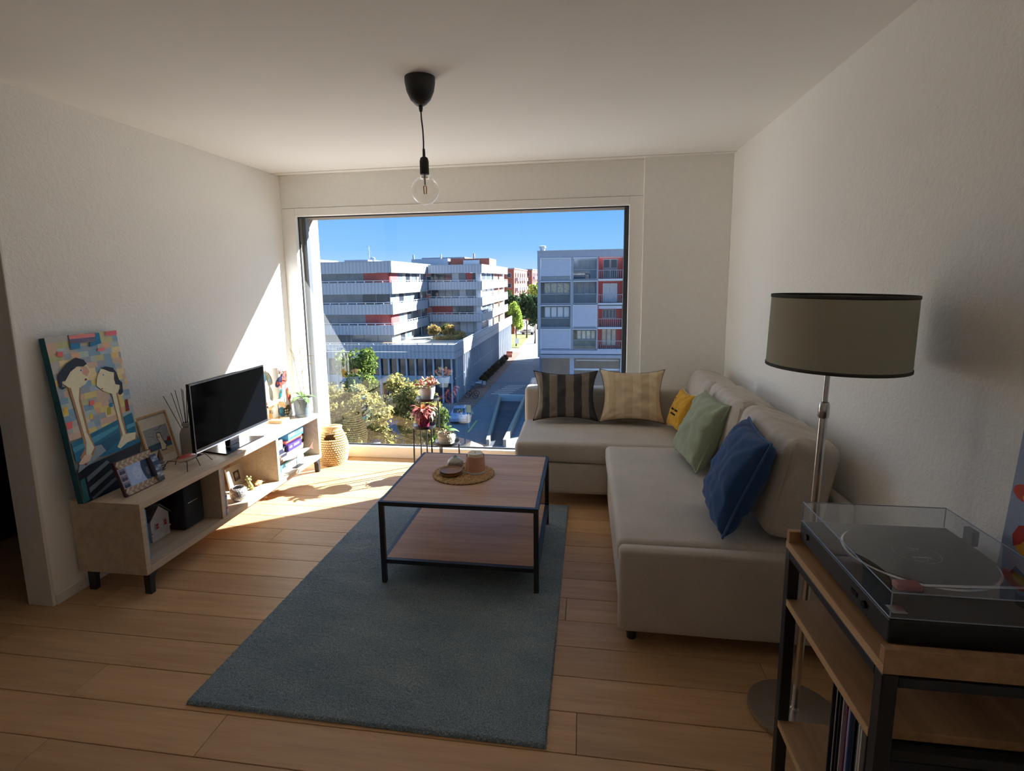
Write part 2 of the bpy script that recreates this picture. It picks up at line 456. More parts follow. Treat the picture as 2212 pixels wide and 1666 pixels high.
# ------------------------------------------------------------------ shapes shared by the soft furniture
def roundbox(x0, x1, y0, y1, z0, z1, r, n=(12, 12, 6), disp=None):
    """box with round edges on an even grid; disp(p, nrm) -> offset along the normal"""
    nx, ny, nz = n; V, F, ix = [], [], {}
    lo = Vector((x0 + r, y0 + r, z0 + r)); hi = Vector((x1 - r, y1 - r, z1 - r))
    def ramp(k, m, a, b):                        # extra rows inside the rounded rim
        t = k / m; L = b - a; e = min(.5, r / L) if L else .5
        cut = .2
        if t < cut: return a + L * e * (t / cut)
        if t > 1 - cut: return b - L * e * ((1 - t) / cut)
        return a + L * (e + (1 - 2 * e) * (t - cut) / (1 - 2 * cut))
    def vid(i, j, k):
        if (i, j, k) not in ix:
            p = Vector((ramp(i, nx, x0, x1), ramp(j, ny, y0, y1), ramp(k, nz, z0, z1)))
            q = Vector((min(max(p.x, lo.x), hi.x), min(max(p.y, lo.y), hi.y), min(max(p.z, lo.z), hi.z)))
            d = p - q; d = d.normalized() if d.length > 1e-9 else Vector((0, 0, 1))
            p2 = q + d * r
            if disp: p2 = p2 + d * disp(p2, d)
            ix[(i, j, k)] = len(V); V.append(tuple(p2))
        return ix[(i, j, k)]
    for k in (0, nz):
        for i in range(nx):
            for j in range(ny):
                f = (vid(i, j, k), vid(i + 1, j, k), vid(i + 1, j + 1, k), vid(i, j + 1, k)); F.append(f if k else f[::-1])
    for i in (0, nx):
        for j in range(ny):
            for k in range(nz):
                f = (vid(i, j, k), vid(i, j + 1, k), vid(i, j + 1, k + 1), vid(i, j, k + 1)); F.append(f if i else f[::-1])
    for j in (0, ny):
        for i in range(nx):
            for k in range(nz):
                f = (vid(i, j, k), vid(i + 1, j, k), vid(i + 1, j, k + 1), vid(i, j, k + 1)); F.append(f[::-1] if j else f)
    return V, F

def frame_of(o, xa, za):
    """matrix with x along xa, z close to za, origin o"""
    xa = Vector(xa).normalized(); za = Vector(za); ya = za.cross(xa).normalized(); za = xa.cross(ya).normalized()
    return Matrix(((xa.x, ya.x, za.x, o[0]), (xa.y, ya.y, za.y, o[1]), (xa.z, ya.z, za.z, o[2]), (0, 0, 0, 1)))

def leaf_shape(L, W, bend=.3, n=6, cup=.15, tip=1.0, fold=0.):
    """leaf along +y from the origin, bending down"""
    V, F = [], []
    for i in range(n + 1):
        t = i / n; a = bend * t * 1.6
        y = L * (math.sin(a) / (bend * 1.6) if bend else t); z = -L * ((1 - math.cos(a)) / (bend * 1.6) if bend else 0)
        w_ = W * .5 * (math.sin(math.pi * min(1, t * .93 + .07)) ** .75) * (1 if t < 1 else .05)
        for s in (-1, 0, 1):
            V.append((s * w_, y, z + (cup * w_ if s else -fold * w_)))
    for i in range(n):
        for s in range(2):
            F.append((i * 3 + s, i * 3 + s + 1, (i + 1) * 3 + s + 1, (i + 1) * 3 + s))
    return V, F

# ------------------------------------------------------------------ materials of the furniture
M['bench'] = wood('grey_oak_laminate', srgb(178, 158, 134), srgb(205, 187, 163), (30., 2.2, 30.), .5, 1.7)
M['table'] = wood('walnut_brown_laminate', srgb(172, 134, 104), srgb(208, 170, 138), (2., 26., 26.), .45, 1.6, knots=1.6, spec=.18)
M['shelfwood'] = wood('warm_brown_laminate', srgb(146, 110, 76), srgb(184, 144, 104), (26., 2., 26.), .45, 1.7)
M['lightwood'] = wood('pale_wood', srgb(188, 150, 106), srgb(216, 182, 138), (20., 3., 20.), .5, 1.8)
M['sofa'] = fabric('taupe_sofa_cloth', srgb(194, 186, 175), thread=380., var=.10)
M['sofa_dark'] = plain('sofa_underside', srgb(70, 62, 56), .95)
M['tan'] = fabric('tan_cushion_cloth', srgb(206, 188, 156))
M['green'] = fabric('sage_linen', srgb(152, 161, 136))
M['blue'] = fabric('navy_linen', srgb(50, 78, 122), var=.16)
M['yellow'] = fabric('mustard_linen', srgb(222, 170, 62))
M['green_edge'] = fabric('sage_linen_edge', srgb(154, 164, 134)); M['blue_edge'] = fabric('navy_linen_edge', srgb(70, 98, 140))
M['cream'] = fabric('cream_cotton', srgb(228, 216, 190)); M['ink'] = plain('dark_print_ink', (.02, .018, .016), .8)
M['paint'] = vcol('painted_print', .62, .25); M['print'] = vcol('glossy_print', .3, .4); M['acrylic'] = vcol('acrylic_paint', .55, .3, bump=.2)
M['white'] = plain('white_glaze', srgb(228, 224, 214), .35, var=.05); M['paper'] = plain('paper_card', srgb(228, 222, 208), .8, var=.04)
M['candle'] = plain('ivory_wax', srgb(226, 214, 190), .5, var=.03)
M['screen'] = plain('dark_glossy_screen', (.0015, .0018, .0028), .12, spec=.16, var=.02); M['screen'].node_tree.nodes['Principled BSDF'].inputs['IOR'].default_value = 1.12
M['gloss'] = plain('black_gloss_plastic', (.010, .010, .012), .18, var=.05)
M['matte'] = plain('black_matte_plastic', (.016, .017, .019), .5, var=.1)
M['silver'] = plain('silver_trim', (.72, .74, .78), .22, metal=1., var=.03)
M['soil'] = plain('potting_soil', srgb(58, 44, 34), .95, nscale=200., var=.5, bump=.6)

# ------------------------------------------------------------------ media bench
bx0, bx1, by0, by1, bz0, bz1 = -2.508, -2.12, 2.204, 4.031, .1106, .4823
bn = thing('media_bench', 'long low grey-oak media bench with three open bays on black legs', 'bench', (-2.31, 3.12, 0))
add('top_panel', rbox(bx0, bx1, by0, by1, bz1 - .032, bz1, .0015), M['bench'], bn)
add('bottom_panel', rbox(bx0, bx1, by0 + .03, by1 - .03, bz0, bz0 + .034, .0012), M['bench'], bn)
for y in (by0, by1 - .03):
    add('side_panel', rbox(bx0, bx1, y, y + .03, bz0, bz1 - .032, .0012), M['bench'], bn)
for y in (2.787, 3.398):
    add('divider', rbox(bx0 + .012, bx1 - .001, y, y + .028, bz0 + .034, bz1 - .032, .0012), M['bench'], bn)
add('back_panel', gbox(bx0 + .002, bx0 + .010, by0 + .03, by1 - .03, bz0 + .034, bz1 - .032), M['bench'], bn)
for x in (bx0 + .045, bx1 - .025):
    for y, s in ((by0 + .02, 1), (by1 - .02, -1)):
        prof = [(0, 0), (.026, 0), (.030, .070), (.046, .092), (.085, .1106), (0, .1106)]
        g = [(x + sx_ * .018, y + s * a, b) for sx_ in (-1, 1) for a, b in prof]; k = len(prof)
        F_ = [tuple(range(k)), tuple(range(2 * k - 1, k - 1, -1))] + [((i + 1) % k, i, k + i, k + (i + 1) % k) for i in range(k)]
        add('leg', (g, F_), M['black'], bn)

# ------------------------------------------------------------------ big canvas with two long-necked figures (coordinates measured on the picture)
def picmap(tl, tr, bl):
    a = np.array([[tr[0] - tl[0], bl[0] - tl[0]], [tr[1] - tl[1], bl[1] - tl[1]]], float); ai = np.linalg.inv(a)
    def f(x, y):
        u, d = ai @ np.array([x - tl[0], y - tl[1]]); return (float(u), float(1 - d))
    return f
cw, ch, ct = .395, .815, .034
pm = frame_of((-2.400, 2.375, bz1 + .001), (0, 1, 0), (-.088, 0, .81))
pic = thing('canvas_painting', 'tall canvas painting of two long-necked women leaning on the wall', 'painting'); pic.matrix_world = pm
# local frame: x = across, y = into the wall (thickness), z = up
cv = add('canvas', gbevel(gbox(-cw / 2, cw / 2, 0, ct, 0, ch), .002, 1), plain('teal_canvas_edge', srgb(34, 92, 104), .8), pic, local=True)
q = picmap((110, 185), (745, 110), (510, 1590)); P = []
def pg(c, pts): P.append((tuple(min(.9, t * 1.55) for t in srgb(*c)), [tuple(min(1, max(0, t)) for t in q(*p)) for p in pts]))
P.append((srgb(150, 158, 150), rect(0, 0, 1, 1)))
rr = random.Random(5)
pal = [(204, 176, 120), (150, 168, 178), (188, 164, 146), (170, 172, 130), (120, 150, 170), (206, 190, 150), (186, 178, 160), (140, 150, 160), (200, 160, 130), (160, 176, 170), (196, 186, 120), (166, 164, 160)]
for j in range(17):
    x = 0
    while x < 1:
        w_ = rr.uniform(.07, .19); y0_ = 1 - (j + 1) * .036
        P.append((tuple(min(.9, t * 1.45) for t in srgb(*rr.choice(pal))), rect(x, y0_ - rr.uniform(0, .012), min(1, x + w_), y0_ + .038))); x += w_
for c, pts in [((206, 120, 124), [(300, 160), (540, 140), (540, 172), (310, 195)]), ((92, 92, 118), [(310, 195), (545, 175), (545, 215), (315, 235)]), ((34, 108, 150), [(310, 235), (405, 228), (405, 275), (330, 285)]),
               ((34, 108, 150), [(535, 140), (575, 136), (600, 230), (490, 262), (490, 225), (545, 215)]), ((196, 96, 112), [(640, 125), (745, 112), (752, 150), (640, 160)]), ((204, 96, 96), [(215, 300), (260, 300), (262, 340), (218, 342)]),
               ((204, 96, 96), [(512, 735), (556, 728), (560, 770), (518, 776)]), ((206, 92, 96), [(318, 890), (368, 886), (375, 940), (330, 950)]), ((200, 110, 110), [(565, 275), (636, 268), (638, 296), (570, 302)]), ((206, 168, 60), [(290, 760), (318, 758), (322, 812), (296, 815)]),
               ((206, 168, 60), [(520, 850), (548, 850), (552, 890), (526, 892)]), ((34, 108, 150), [(700, 780), (735, 770), (740, 810), (708, 815)]), ((160, 150, 50), [(685, 815), (720, 812), (724, 875), (690, 880)]),
               # sea, waves
               ((24, 96, 128), [(372, 1068), (940, 890), (1000, 1100), (1060, 1200), (700, 1230), (420, 1230)]), ((60, 130, 158), [(380, 1110), (480, 1080), (490, 1120), (400, 1150)]), ((64, 136, 164), [(520, 1060), (800, 980), (802, 1010), (560, 1110)]), ((18, 80, 112), [(560, 1130), (800, 1050), (830, 1110), (700, 1200), (600, 1160)]),
               ((70, 140, 166), [(885, 1000), (975, 985), (980, 1020), (890, 1040)]), ((120, 40, 44), [(860, 760), (888, 758), (915, 868), (876, 872)]),
               # striped jerseys
               ((20, 26, 36), [(420, 1300), (1060, 1180), (1060, 1590), (510, 1590)]), ((128, 140, 150), [(450, 1260), (560, 1130), (640, 1128), (690, 1190), (600, 1240), (440, 1325)]), ((96, 108, 118), [(520, 1375), (700, 1275), (730, 1300), (530, 1420)]),
               ((100, 112, 120), [(545, 1470), (750, 1365), (770, 1390), (556, 1515)]), ((84, 94, 104), [(575, 1560), (790, 1440), (810, 1470), (590, 1590)]), ((40, 96, 104), [(460, 1390), (500, 1375), (555, 1570), (500, 1590)]),
               # left figure: neck, shoulder, head, hair
               ((150, 112, 80), [(312, 590), (420, 600), (430, 700), (520, 1000), (590, 1150), (560, 1220), (480, 1250), (450, 1200), (490, 1130), (440, 960), (360, 720)]), ((214, 198, 172), [(335, 590), (415, 605), (415, 720), (500, 1000), (575, 1140), (545, 1200), (505, 1190), (500, 1080), (440, 900), (380, 720)]),
               ((206, 176, 150), [(440, 1250), (490, 1185), (560, 1200), (540, 1245), (470, 1260)]), ((214, 196, 166), [(262, 560), (330, 470), (400, 420), (470, 410), (512, 480), (490, 540), (470, 585), (420, 610), (330, 605)]), ((190, 150, 130), [(410, 435), (470, 430), (500, 480), (480, 520), (440, 500)]),
               ((26, 34, 48), [(232, 540), (232, 480), (290, 400), (370, 352), (440, 372), (472, 410), (440, 432), (380, 428), (330, 470), (290, 545), (262, 545), (268, 590), (305, 598), (270, 614), (245, 590)]),
               # right figure
               ((150, 112, 80), [(715, 690), (780, 690), (850, 930), (890, 1070), (1000, 1090), (1000, 1150), (900, 1160), (820, 1190), (830, 1080), (790, 920), (735, 740)]), ((214, 198, 172), [(725, 690), (765, 690), (830, 940), (880, 1080), (990, 1080), (985, 1140), (900, 1160), (830, 1200), (800, 1180), (850, 1080), (800, 930), (745, 760)]),
               ((214, 196, 166), [(600, 460), (730, 480), (760, 560), (800, 620), (790, 680), (740, 700), (640, 660), (572, 610), (570, 540)]), ((26, 34, 48), [(605, 455), (650, 442), (720, 456), (760, 500), (790, 570), (825, 600), (830, 640), (838, 690), (815, 712), (790, 695), (792, 670), (810, 650), (800, 620), (755, 610), (738, 560), (735, 500), (690, 490)])]:
    pg(c, pts)
for c, (ex, ey), rx, ry in [((240, 236, 226), (417, 462), 16, 14), ((30, 20, 20), (420, 463), 6, 8), ((120, 20, 24), (468, 545), 11, 10), ((240, 236, 226), (632, 516), 12, 13), ((30, 20, 20), (630, 516), 5, 7), ((100, 20, 24), (624, 638), 7, 5), ((150, 30, 34), (505, 1265), 12, 8)]:
    pg(c, [(ex + rx * math.cos(2 * math.pi * k / 10), ey + ry * math.sin(2 * math.pi * k / 10)) for k in range(10)])
decal('painted_scene', P, M['acrylic'], pic, (-cw / 2, 0, 0), (cw, 0, 0), (0, 0, ch), step=.00004, base=.0005)

# ------------------------------------------------------------------ framed beach print leaning on the wall
fm = frame_of((-2.432, 2.762, bz1 + .001), (0, 1, 0), (-.072, 0, .305))
bf = thing('framed_print', 'thin oak frame with a beach drawing of a white animal', 'picture'); bf.matrix_world = fm
fw, fh = .225, .310
for nm, b in (('frame_bar', (-fw / 2, -fw / 2 + .010, 0, .016, 0, fh)), ('frame_bar', (fw / 2 - .010, fw / 2, 0, .016, 0, fh)), ('frame_bar', (-fw / 2 + .01, fw / 2 - .01, 0, .016, 0, .010)), ('frame_bar', (-fw / 2 + .01, fw / 2 - .01, 0, .016, fh - .010, fh))):
    add(nm, gbox(*b), M['lightwood'], bf, local=True)
add('mount', gbox(-fw / 2 + .01, fw / 2 - .01, .008, .014, .01, fh - .01), M['paper'], bf, local=True)
Pz = [(srgb(168, 174, 182), rect(.12, .17, .9, .74)), (srgb(64, 100, 122), rect(.12, .30, .9, .43)), (srgb(206, 190, 160), rect(.12, .17, .9, .31)), (srgb(150, 40, 40), [(.76, .42), (.82, .5), (.86, .46), (.9, .52), (.9, .40), (.78, .40)]),
      (srgb(20, 20, 22), [(.50, .27), (.66, .26), (.72, .36), (.66, .44), (.62, .62), (.50, .63), (.47, .52), (.52, .42)]), (srgb(232, 226, 208), [(.515, .285), (.645, .275), (.70, .35), (.645, .43), (.605, .605), (.515, .615), (.49, .52), (.535, .425)]),
      (srgb(20, 20, 22), ell(.535, .54, .035, .02)), (srgb(232, 226, 208), ell(.535, .545, .025, .012)), (srgb(30, 30, 34), [(.45, .69), (.62, .675), (.62, .68), (.45, .695)]), (srgb(30, 30, 34), [(.62, .675), (.68, .72), (.75, .73), (.75, .735), (.675, .728), (.615, .68)]), (srgb(170, 40, 44), ell(.16, .36, .05, .03)),
      (srgb(40, 42, 46), [(.22, .60), (.40, .56), (.40, .565), (.22, .605)])]
decal('drawing', Pz, M['paint'], bf, (-fw / 2, .0075, 0), (fw, 0, 0), (0, 0, fh), step=.00006)

# ------------------------------------------------------------------ photo frame with herringbone border
hm = frame_of((-2.248, 2.390, bz1 + .001), (0, 1, 0), (-.055, 0, .180))
hf = thing('photo_frame', 'herringbone wood photo frame with small portraits tucked in its edges', 'picture frame'); hf.matrix_world = hm
hw, hh = .232, .186
add('frame_body', gbox(-hw / 2, hw / 2, .002, .018, 0, hh), plain('dark_red_wood', srgb(72, 38, 32), .6), hf, local=True)
hb = plain('herringbone_strip', srgb(196, 172, 140), .55, var=.10); hb2 = plain('herringbone_strip_dark', srgb(160, 136, 108), .55, var=.1)
for (z0_, z1_) in ((.004, .040), (.146, .182)):
    for k in range(14):
        for s in (0, 1):
            xa_ = -hw / 2 + .003 + k * .0162; zz = (z0_ + z1_) / 2
            V_ = [(xa_, -.001, zz), (xa_ + .0148, -.001, zz), (xa_ + .0148 + .012, -.001, z1_ if s else z0_), (xa_ + .012, -.001, z1_ if s else z0_)]
            V_ = [(min(a, hw / 2 - .002), b, c) for a, b, c in V_] + [(min(a, hw / 2 - .002), .002, c) for a, b, c in V_]
            add('inlay_strip', (V_, [(0, 1, 2, 3), (0, 4, 5, 1), (1, 5, 6, 2), (2, 6, 7, 3), (3, 7, 4, 0)]), hb if (k + s) % 2 else hb2, hf, local=True)
Ph = [(srgb(170, 190, 226), rect(.22, .19, .74, .80)), (srgb(196, 206, 232), ell(.46, .5, .11, .2)), (srgb(150, 170, 214), ell(.43, .55, .014, .02)), (srgb(150, 170, 214), ell(.49, .55, .014, .02)), (srgb(150, 160, 206), ell(.46, .42, .03, .014)), (srgb(26, 24, 28), [(.66, .19), (.84, .19), (.84, .80), (.64, .80), (.6, .6), (.61, .4)]), (srgb(96, 84, 86), ell(.74, .45, .05, .12))]
for k in range(3):
    v0 = .60 - k * .19; Ph += [(srgb(206, 190, 196), rect(.02, v0, .21, v0 + .18)), (srgb(120, 112, 132), rect(.03, v0 + .015, .20, v0 + .165)), (srgb(52, 44, 56), ell(.08, v0 + .06, .04, .05)), (srgb(60, 50, 62), ell(.15, v0 + .06, .035, .05))]
Ph += [(srgb(206, 196, 210), ell(.12, .10, .075, .075, 12))]
decal('photos', Ph, M['print'], hf, (-hw / 2, .0016, 0), (hw, 0, 0), (0, 0, hh), step=.00010, base=.0002)
def _strip(u, v):
    a = (v - .5) * 1.5
    return (hw / 2 - .012 + (u - .5) * .042, -.020 + .03 * (1 - math.cos(a)), .004 + v * .150)
so = add('photo_strip', ggrid(_strip, 2, 12), M['print'], hf, smooth=True, local=True)
paint_faces(so, [((.02, .02, .024) if j in (0, 1, 4, 7, 8, 11) else (srgb(150, 156, 166) if (i + j) % 2 else srgb(96, 100, 110))) for j in range(12) for i in range(2)])
add('easel_back', gprism([(-.02, .018), (.02, .018), (.012, .085), (-.012, .085)], .001, .004), M['matte'], hf, local=True)

# ------------------------------------------------------------------ small grey figurine with a pointed hat
gx, gyy = -2.392, 2.668
gn = thing('figurine', 'small grey figurine with pointed hat and striped body by the photo frame', 'figurine', (gx, gyy, bz1))
add('body', glathe([(.020, 0), (.025, .008), (.027, .03), (.024, .045), (.016, .052)], 18, (gx, gyy, bz1)), plain('figurine_grey', srgb(120, 112, 106), .7), gn, smooth=60)
for k in range(3):
    add('stripe', glathe([(.0262, .010 + k * .012), (.0282, .0125 + k * .012), (.0262, .015 + k * .012)], 18, (gx, gyy, bz1), cap=False), M['white'], gn, smooth=True)
add('head', gsphere((gx, gyy, bz1 + .058), .014, .014, .013), plain('figurine_face', srgb(170, 150, 134), .6), gn, smooth=True)
add('hat', glathe([(.019, .062), (.015, .072), (.009, .095), (.002, .122)], 16, (gx, gyy, bz1)), plain('figurine_hat', srgb(110, 96, 90), .75), gn, smooth=50)

# ------------------------------------------------------------------ red-backed metal beetle
cx_, cy2 = -2.290, 2.752
bg = thing('metal_insect', 'wire-legged metal insect with red oval back on the bench', 'ornament', (cx_, cy2, bz1))
bod = plain('cream_stone_rim', srgb(186, 158, 136), .6); red = plain('red_enamel', srgb(168, 46, 48), .3, var=.2)
def _ov(r0, h0, r1, h1):
    return lambda u, v: (cx_ + (r0 + (r1 - r0) * v) * .55 * math.cos(2 * math.pi * u), cy2 + (r0 + (r1 - r0) * v) * math.sin(2 * math.pi * u), bz1 + h0 + (h1 - h0) * v)
add('rim', gmerge(ggrid(_ov(.060, .036, .072, .046), 28, 2, True), ggrid(_ov(.072, .046, .062, .058), 28, 2, True), ggrid(_ov(.060, .036, .001, .034), 28, 1, True)), bod, bg, smooth=True)
add('back', ggrid(lambda u, v: (cx_ + .064 * (1 - v) * .55 * math.cos(2 * math.pi * u), cy2 + .064 * (1 - v) * math.sin(2 * math.pi * u), bz1 + .056 + .012 * (1 - (1 - v) ** 2)), 28, 6, True), red, bg, smooth=True)
wire = plain('rusty_wire', srgb(46, 34, 30), .5, metal=.6)
for sx_, yy, sp in ((1, -.045, -.05), (1, .0, .0), (1, .045, .05), (-1, -.045, -.05), (-1, .0, 0.), (-1, .045, .05)):
    a = (cx_ + sx_ * .025, cy2 + yy, bz1 + .038); b = (cx_ + sx_ * .060, cy2 + yy + sp * .6, bz1 + .050); c_ = (cx_ + sx_ * .082, cy2 + yy + sp * 1.2, bz1 + .0015)
    add('leg', gtube([a, b, c_], .0022, 6), wire, bg)
add('head', gsphere((cx_ + .004, cy2 + .088, bz1 + .036), .016, .022, .008), wire, bg, smooth=True)
for s in (-1, 1):
    add('antenna', gtube([(cx_ + s * .006, cy2 + .10, bz1 + .04), (cx_ + s * .018, cy2 + .135, bz1 + .062), (cx_ + s * .022, cy2 + .168, bz1 + .058)], .0014, 5), wire, bg)

# ------------------------------------------------------------------ reed diffuser
dx_, dy_ = -2.447, 2.962
df = thing('reed_diffuser', 'pale grey ceramic bottle with black reeds beside the television', 'diffuser', (dx_, dy_, bz1))
add('bottle', glathe([(.036, 0), (.041, .006), (.042, .10), (.040, .135), (.030, .158), (.019, .168), (.019, .176), (.025, .182), (.025, .198), (.020, .200), (.016, .190), (.014, .10)], 28, (dx_, dy_, bz1)), plain('grey_ceramic', srgb(176, 172, 164), .55, var=.05), df, smooth=40)
for k, (tx_, ty_, tz_) in enumerate([(-.070, -.085, .385), (-.050, -.040, .395), (-.028, -.030, .41), (-.012, .006, .412), (.004, .030, .414), (.016, .036, .410), (.022, .012, .416), (-.022, .028, .400)]):
    add('reed', gtube([(dx_ + tx_ * -.1, dy_ + ty_ * -.1, bz1 + .06), (dx_ + tx_ * .9, dy_ + ty_, bz1 + tz_)], .0018, 6), M['matte'], df)

# ------------------------------------------------------------------ television
tv = thing('television', 'flat black television with a thin silver lower edge on the media bench', 'television', (-2.27, 3.15, bz1))
ty0, ty1, tz0, tz1, txf = 2.772, 3.522, .548, .962, -2.246
add('housing', gbevel(gbox(txf - .022, txf, ty0, ty1, tz0, tz1), .003, 2), M['gloss'], tv)
add('rear_bulge', gbevel(gbox(txf - .055, txf - .020, ty0 + .12, ty1 - .12, tz0 + .03, tz1 - .12), .012, 2), M['matte'], tv)
add('screen', gbox(txf, txf + .0012, ty0 + .012, ty1 - .012, tz0 + .020, tz1 - .012), M['screen'], tv)
lab(add('lower_trim', gbevel(gbox(txf - .006, txf + .004, ty0 + .003, ty1 - .003, tz0 - .004, tz0 + .005), .0015, 1), M['silver'], tv), 'silver lower edge')
add('neck', gbevel(gbox(txf - .05, txf - .012, 3.10, 3.20, bz1 + .010, tz0 + .02), .004, 1), M['gloss'], tv)
add('foot_plate', gbevel(gprism([(-2.392, 2.99), (-2.178, 2.945), (-2.178, 3.355), (-2.392, 3.31)], bz1 + .0005, bz1 + .010), .003, 1), M['gloss'], tv)

# ------------------------------------------------------------------ wooden bird on a block
bd = thing('wooden_bird', 'carved wooden bird on a rod and block beside the television', 'ornament', (-2.30, 3.752, bz1))
add('block', rbox(-2.352, -2.246, 3.692, 3.812, bz1, bz1 + .022, .002), M['lightwood'], bd)
add('rod', gtube([(-2.30, 3.752, bz1 + .02), (-2.30, 3.752, bz1 + .135)], .0022, 6), wire, bd)
def _bird(u, v):
    t = v; yb = 3.60 + .235 * t; zc = bz1 + .150 + .012 * math.sin(math.pi * t) - (.055 * max(0, t - .78) ** 1.2 / .164 if t > .78 else 0)
    r_ = .017 * (math.sin(math.pi * min(.98, t * .9 + .05)) ** .6) + .003
    return (-2.295 + 1.25 * r_ * math.cos(2 * math.pi * u), yb, zc + .8 * r_ * math.sin(2 * math.pi * u))
add('bird_body', ggrid(_bird, 14, 20, True), M['lightwood'], bd, smooth=True)
for s in (-1, 1):
    add('wing', gxf(leaf_shape(.085, .06, .9, 8, .05), frame_of((-2.295 + s * .012, 3.71, bz1 + .165), (0, 1, 0), (0, 0, 1)) @ Matrix.Rotation(-s * math.pi / 2, 4, 'Z')), M['lightwood'], bd, smooth=True)

# ------------------------------------------------------------------ tall vase printed with fish
vx, vy, vr = -2.388, 3.905, .092
fv = thing('tall_vase', 'tall white cylinder vase printed with colourful fish', 'vase', (vx, vy, bz1))
add('vase_wall', glathe([(.094, 0), (.096, .004), (.088, .404), (.085, .406), (.082, .400), (.088, .01)], 40, (vx, vy, bz1)), plain('white_print_paper', srgb(226, 224, 216), .5, var=.03), fv, smooth=35)
def cylpoly(pts, lift):
    out = []
    for x, y in pts:                            # x 0..1 across the visible half, y 0..1 up
        a = math.radians(-150 + 190 * x); r_ = .0965 - .008 * y + lift
        out.append((vx + r_ * math.cos(a), vy + r_ * math.sin(a), bz1 + .006 + .392 * y))
    return out
fp = []
def fish(c1, c2, x, y, s, a, sy=.5):
    ca, sa = math.cos(a), math.sin(a); tr_ = lambda px, py: (x + s * .55 * (px * ca - py * sa), y + s * (px * sa + py * ca))
    fp.append((c1, [tr_(math.cos(k * math.pi / 8), sy * math.sin(k * math.pi / 8)) for k in range(16)])); fp.append((c1, [tr_(-.8, 0), tr_(-1.6, .5), tr_(-1.6, -.5)])); fp.append((c2, [tr_(.35 + .22 * math.cos(k * math.pi / 4), .22 * math.sin(k * math.pi / 4)) for k in range(8)]))
rf = random.Random(3); pc = [(196, 60, 44), (206, 150, 50), (58, 116, 150), (92, 88, 60), (70, 74, 110), (200, 96, 84), (110, 106, 84), (60, 150, 170)]
for k in range(15):
    fish(srgb(*pc[k % 8]), srgb(*pc[(k * 3 + 1) % 8]), (.08 + .215 * (k % 5)) + rf.uniform(-.04, .04), .13 + .32 * (k // 5) + rf.uniform(-.06, .06), rf.uniform(.12, .19), rf.uniform(0, 6.28), rf.uniform(.4, .6))
for k in range(16):
    x, y = rf.uniform(0, 1), rf.uniform(.03, .97); a = rf.uniform(0, 3.14); L = rf.uniform(.08, .2)
    fp.append((srgb(*rf.choice(pc)), [(x, y), (x + L * .4 * math.cos(a), y + L * math.sin(a)), (x + L * .4 * math.cos(a) + .012, y + L * math.sin(a)), (x + .02, y)]))
for k in range(5):
    fp.append((srgb(60, 64, 44), ell(.62 + .05 * (k % 3), .10 + .05 * (k // 3), .035, .028, 10))); fp.append((srgb(214, 204, 180), ell(.62 + .05 * (k % 3), .10 + .05 * (k // 3), .02, .018, 10)))
V_, F_, C_ = [], [], []
for i, (c, pts) in enumerate(fp):
    cxm = sum(p[0] for p in pts) / len(pts); cym = sum(p[1] for p in pts) / len(pts); k = len(V_); pp = cylpoly([(min(1, max(0, a)), min(1, max(0, b))) for a, b in pts + [(cxm, cym)]], .0006 + .00012 * i)
    V_ += pp; n_ = len(pts)
    for j in range(n_):
        F_.append((k + j, k + (j + 1) % n_, k + n_)); C_.append(c)
fo = add('fish_print', (V_, F_), M['print'], fv); paint_faces(fo, C_); fo['kind'] = 'stuff'

# ------------------------------------------------------------------ orchid
ox, oy = -2.200, 3.940
orc = thing('potted_orchid', 'bare-stemmed orchid in a grey blue pot at the bench end', 'plant', (ox, oy, bz1))
add('pot', glathe([(.064, 0), (.066, .004), (.066, .026), (.063, .028), (.066, .030), (.074, .150), (.071, .152), (.068, .146), (.060, .06)], 32, (ox, oy, bz1)), plain('blue_grey_glaze', srgb(126, 142, 156), .35, var=.06), orc, smooth=40)
add('soil', gcyl((ox, oy), .067, bz1 + .12, bz1 + .136, 20), M['soil'], orc)
lm = plain('orchid_leaf', srgb(92, 120, 62), .4, var=.15); stem = plain('dry_stem', srgb(128, 116, 76), .7); root = plain('silver_root', srgb(190, 194, 176), .7)
for a, L, W_, el in ((20, .13, .045, .5), (95, .11, .042, .9), (165, .14, .045, .35), (-60, .12, .044, .45), (-130, .13, .04, .3), (60, .09, .04, 1.1)):
    m_ = Matrix.Translation((ox, oy, bz1 + .15)) @ Matrix.Rotation(math.radians(a), 4, 'Z') @ Matrix.Rotation(el, 4, 'X')
    add('leaf', gxf(leaf_shape(L, W_, .75, 8, .25), m_), lm, orc, smooth=True)
for pts in ([(0, 0, .14), (-.03, .0, .30), (-.045, 0, .42), (-.07, -.01, .545)], [(-.07, -.01, .545), (-.055, 0, .50), (-.042, .0, .44)], [(.01, .01, .14), (.004, .012, .35), (-.006, .014, .545)], [(-.004, .014, .34), (.03, .01, .40), (.07, 0, .425), (.11, 0, .42)], [(0, .014, .44), (.03, 0, .475), (.085, -.01, .485), (.13, -.01, .488)], [(-.006, .014, .50), (.012, .0, .535), (.04, 0, .548)]):
    add('stem', gtube([(ox + a, oy + b, bz1 + c) for a, b, c in pts], .0022, 6), stem, orc, smooth=True)
for pts in ([(.03, -.03, .15), (.055, -.055, .155), (.072, -.048, .12), (.068, -.05, .08)], [(-.01, -.04, .15), (0, -.072, .14), (.012, -.078, .11), (.004, -.080, .075)], [(.04, -.01, .15), (.078, -.03, .14), (.082, -.028, .10)]):
    add('air_root', gtube([(ox + a, oy + b, bz1 + c) for a, b, c in pts], .0028, 6), root, orc, smooth=True)
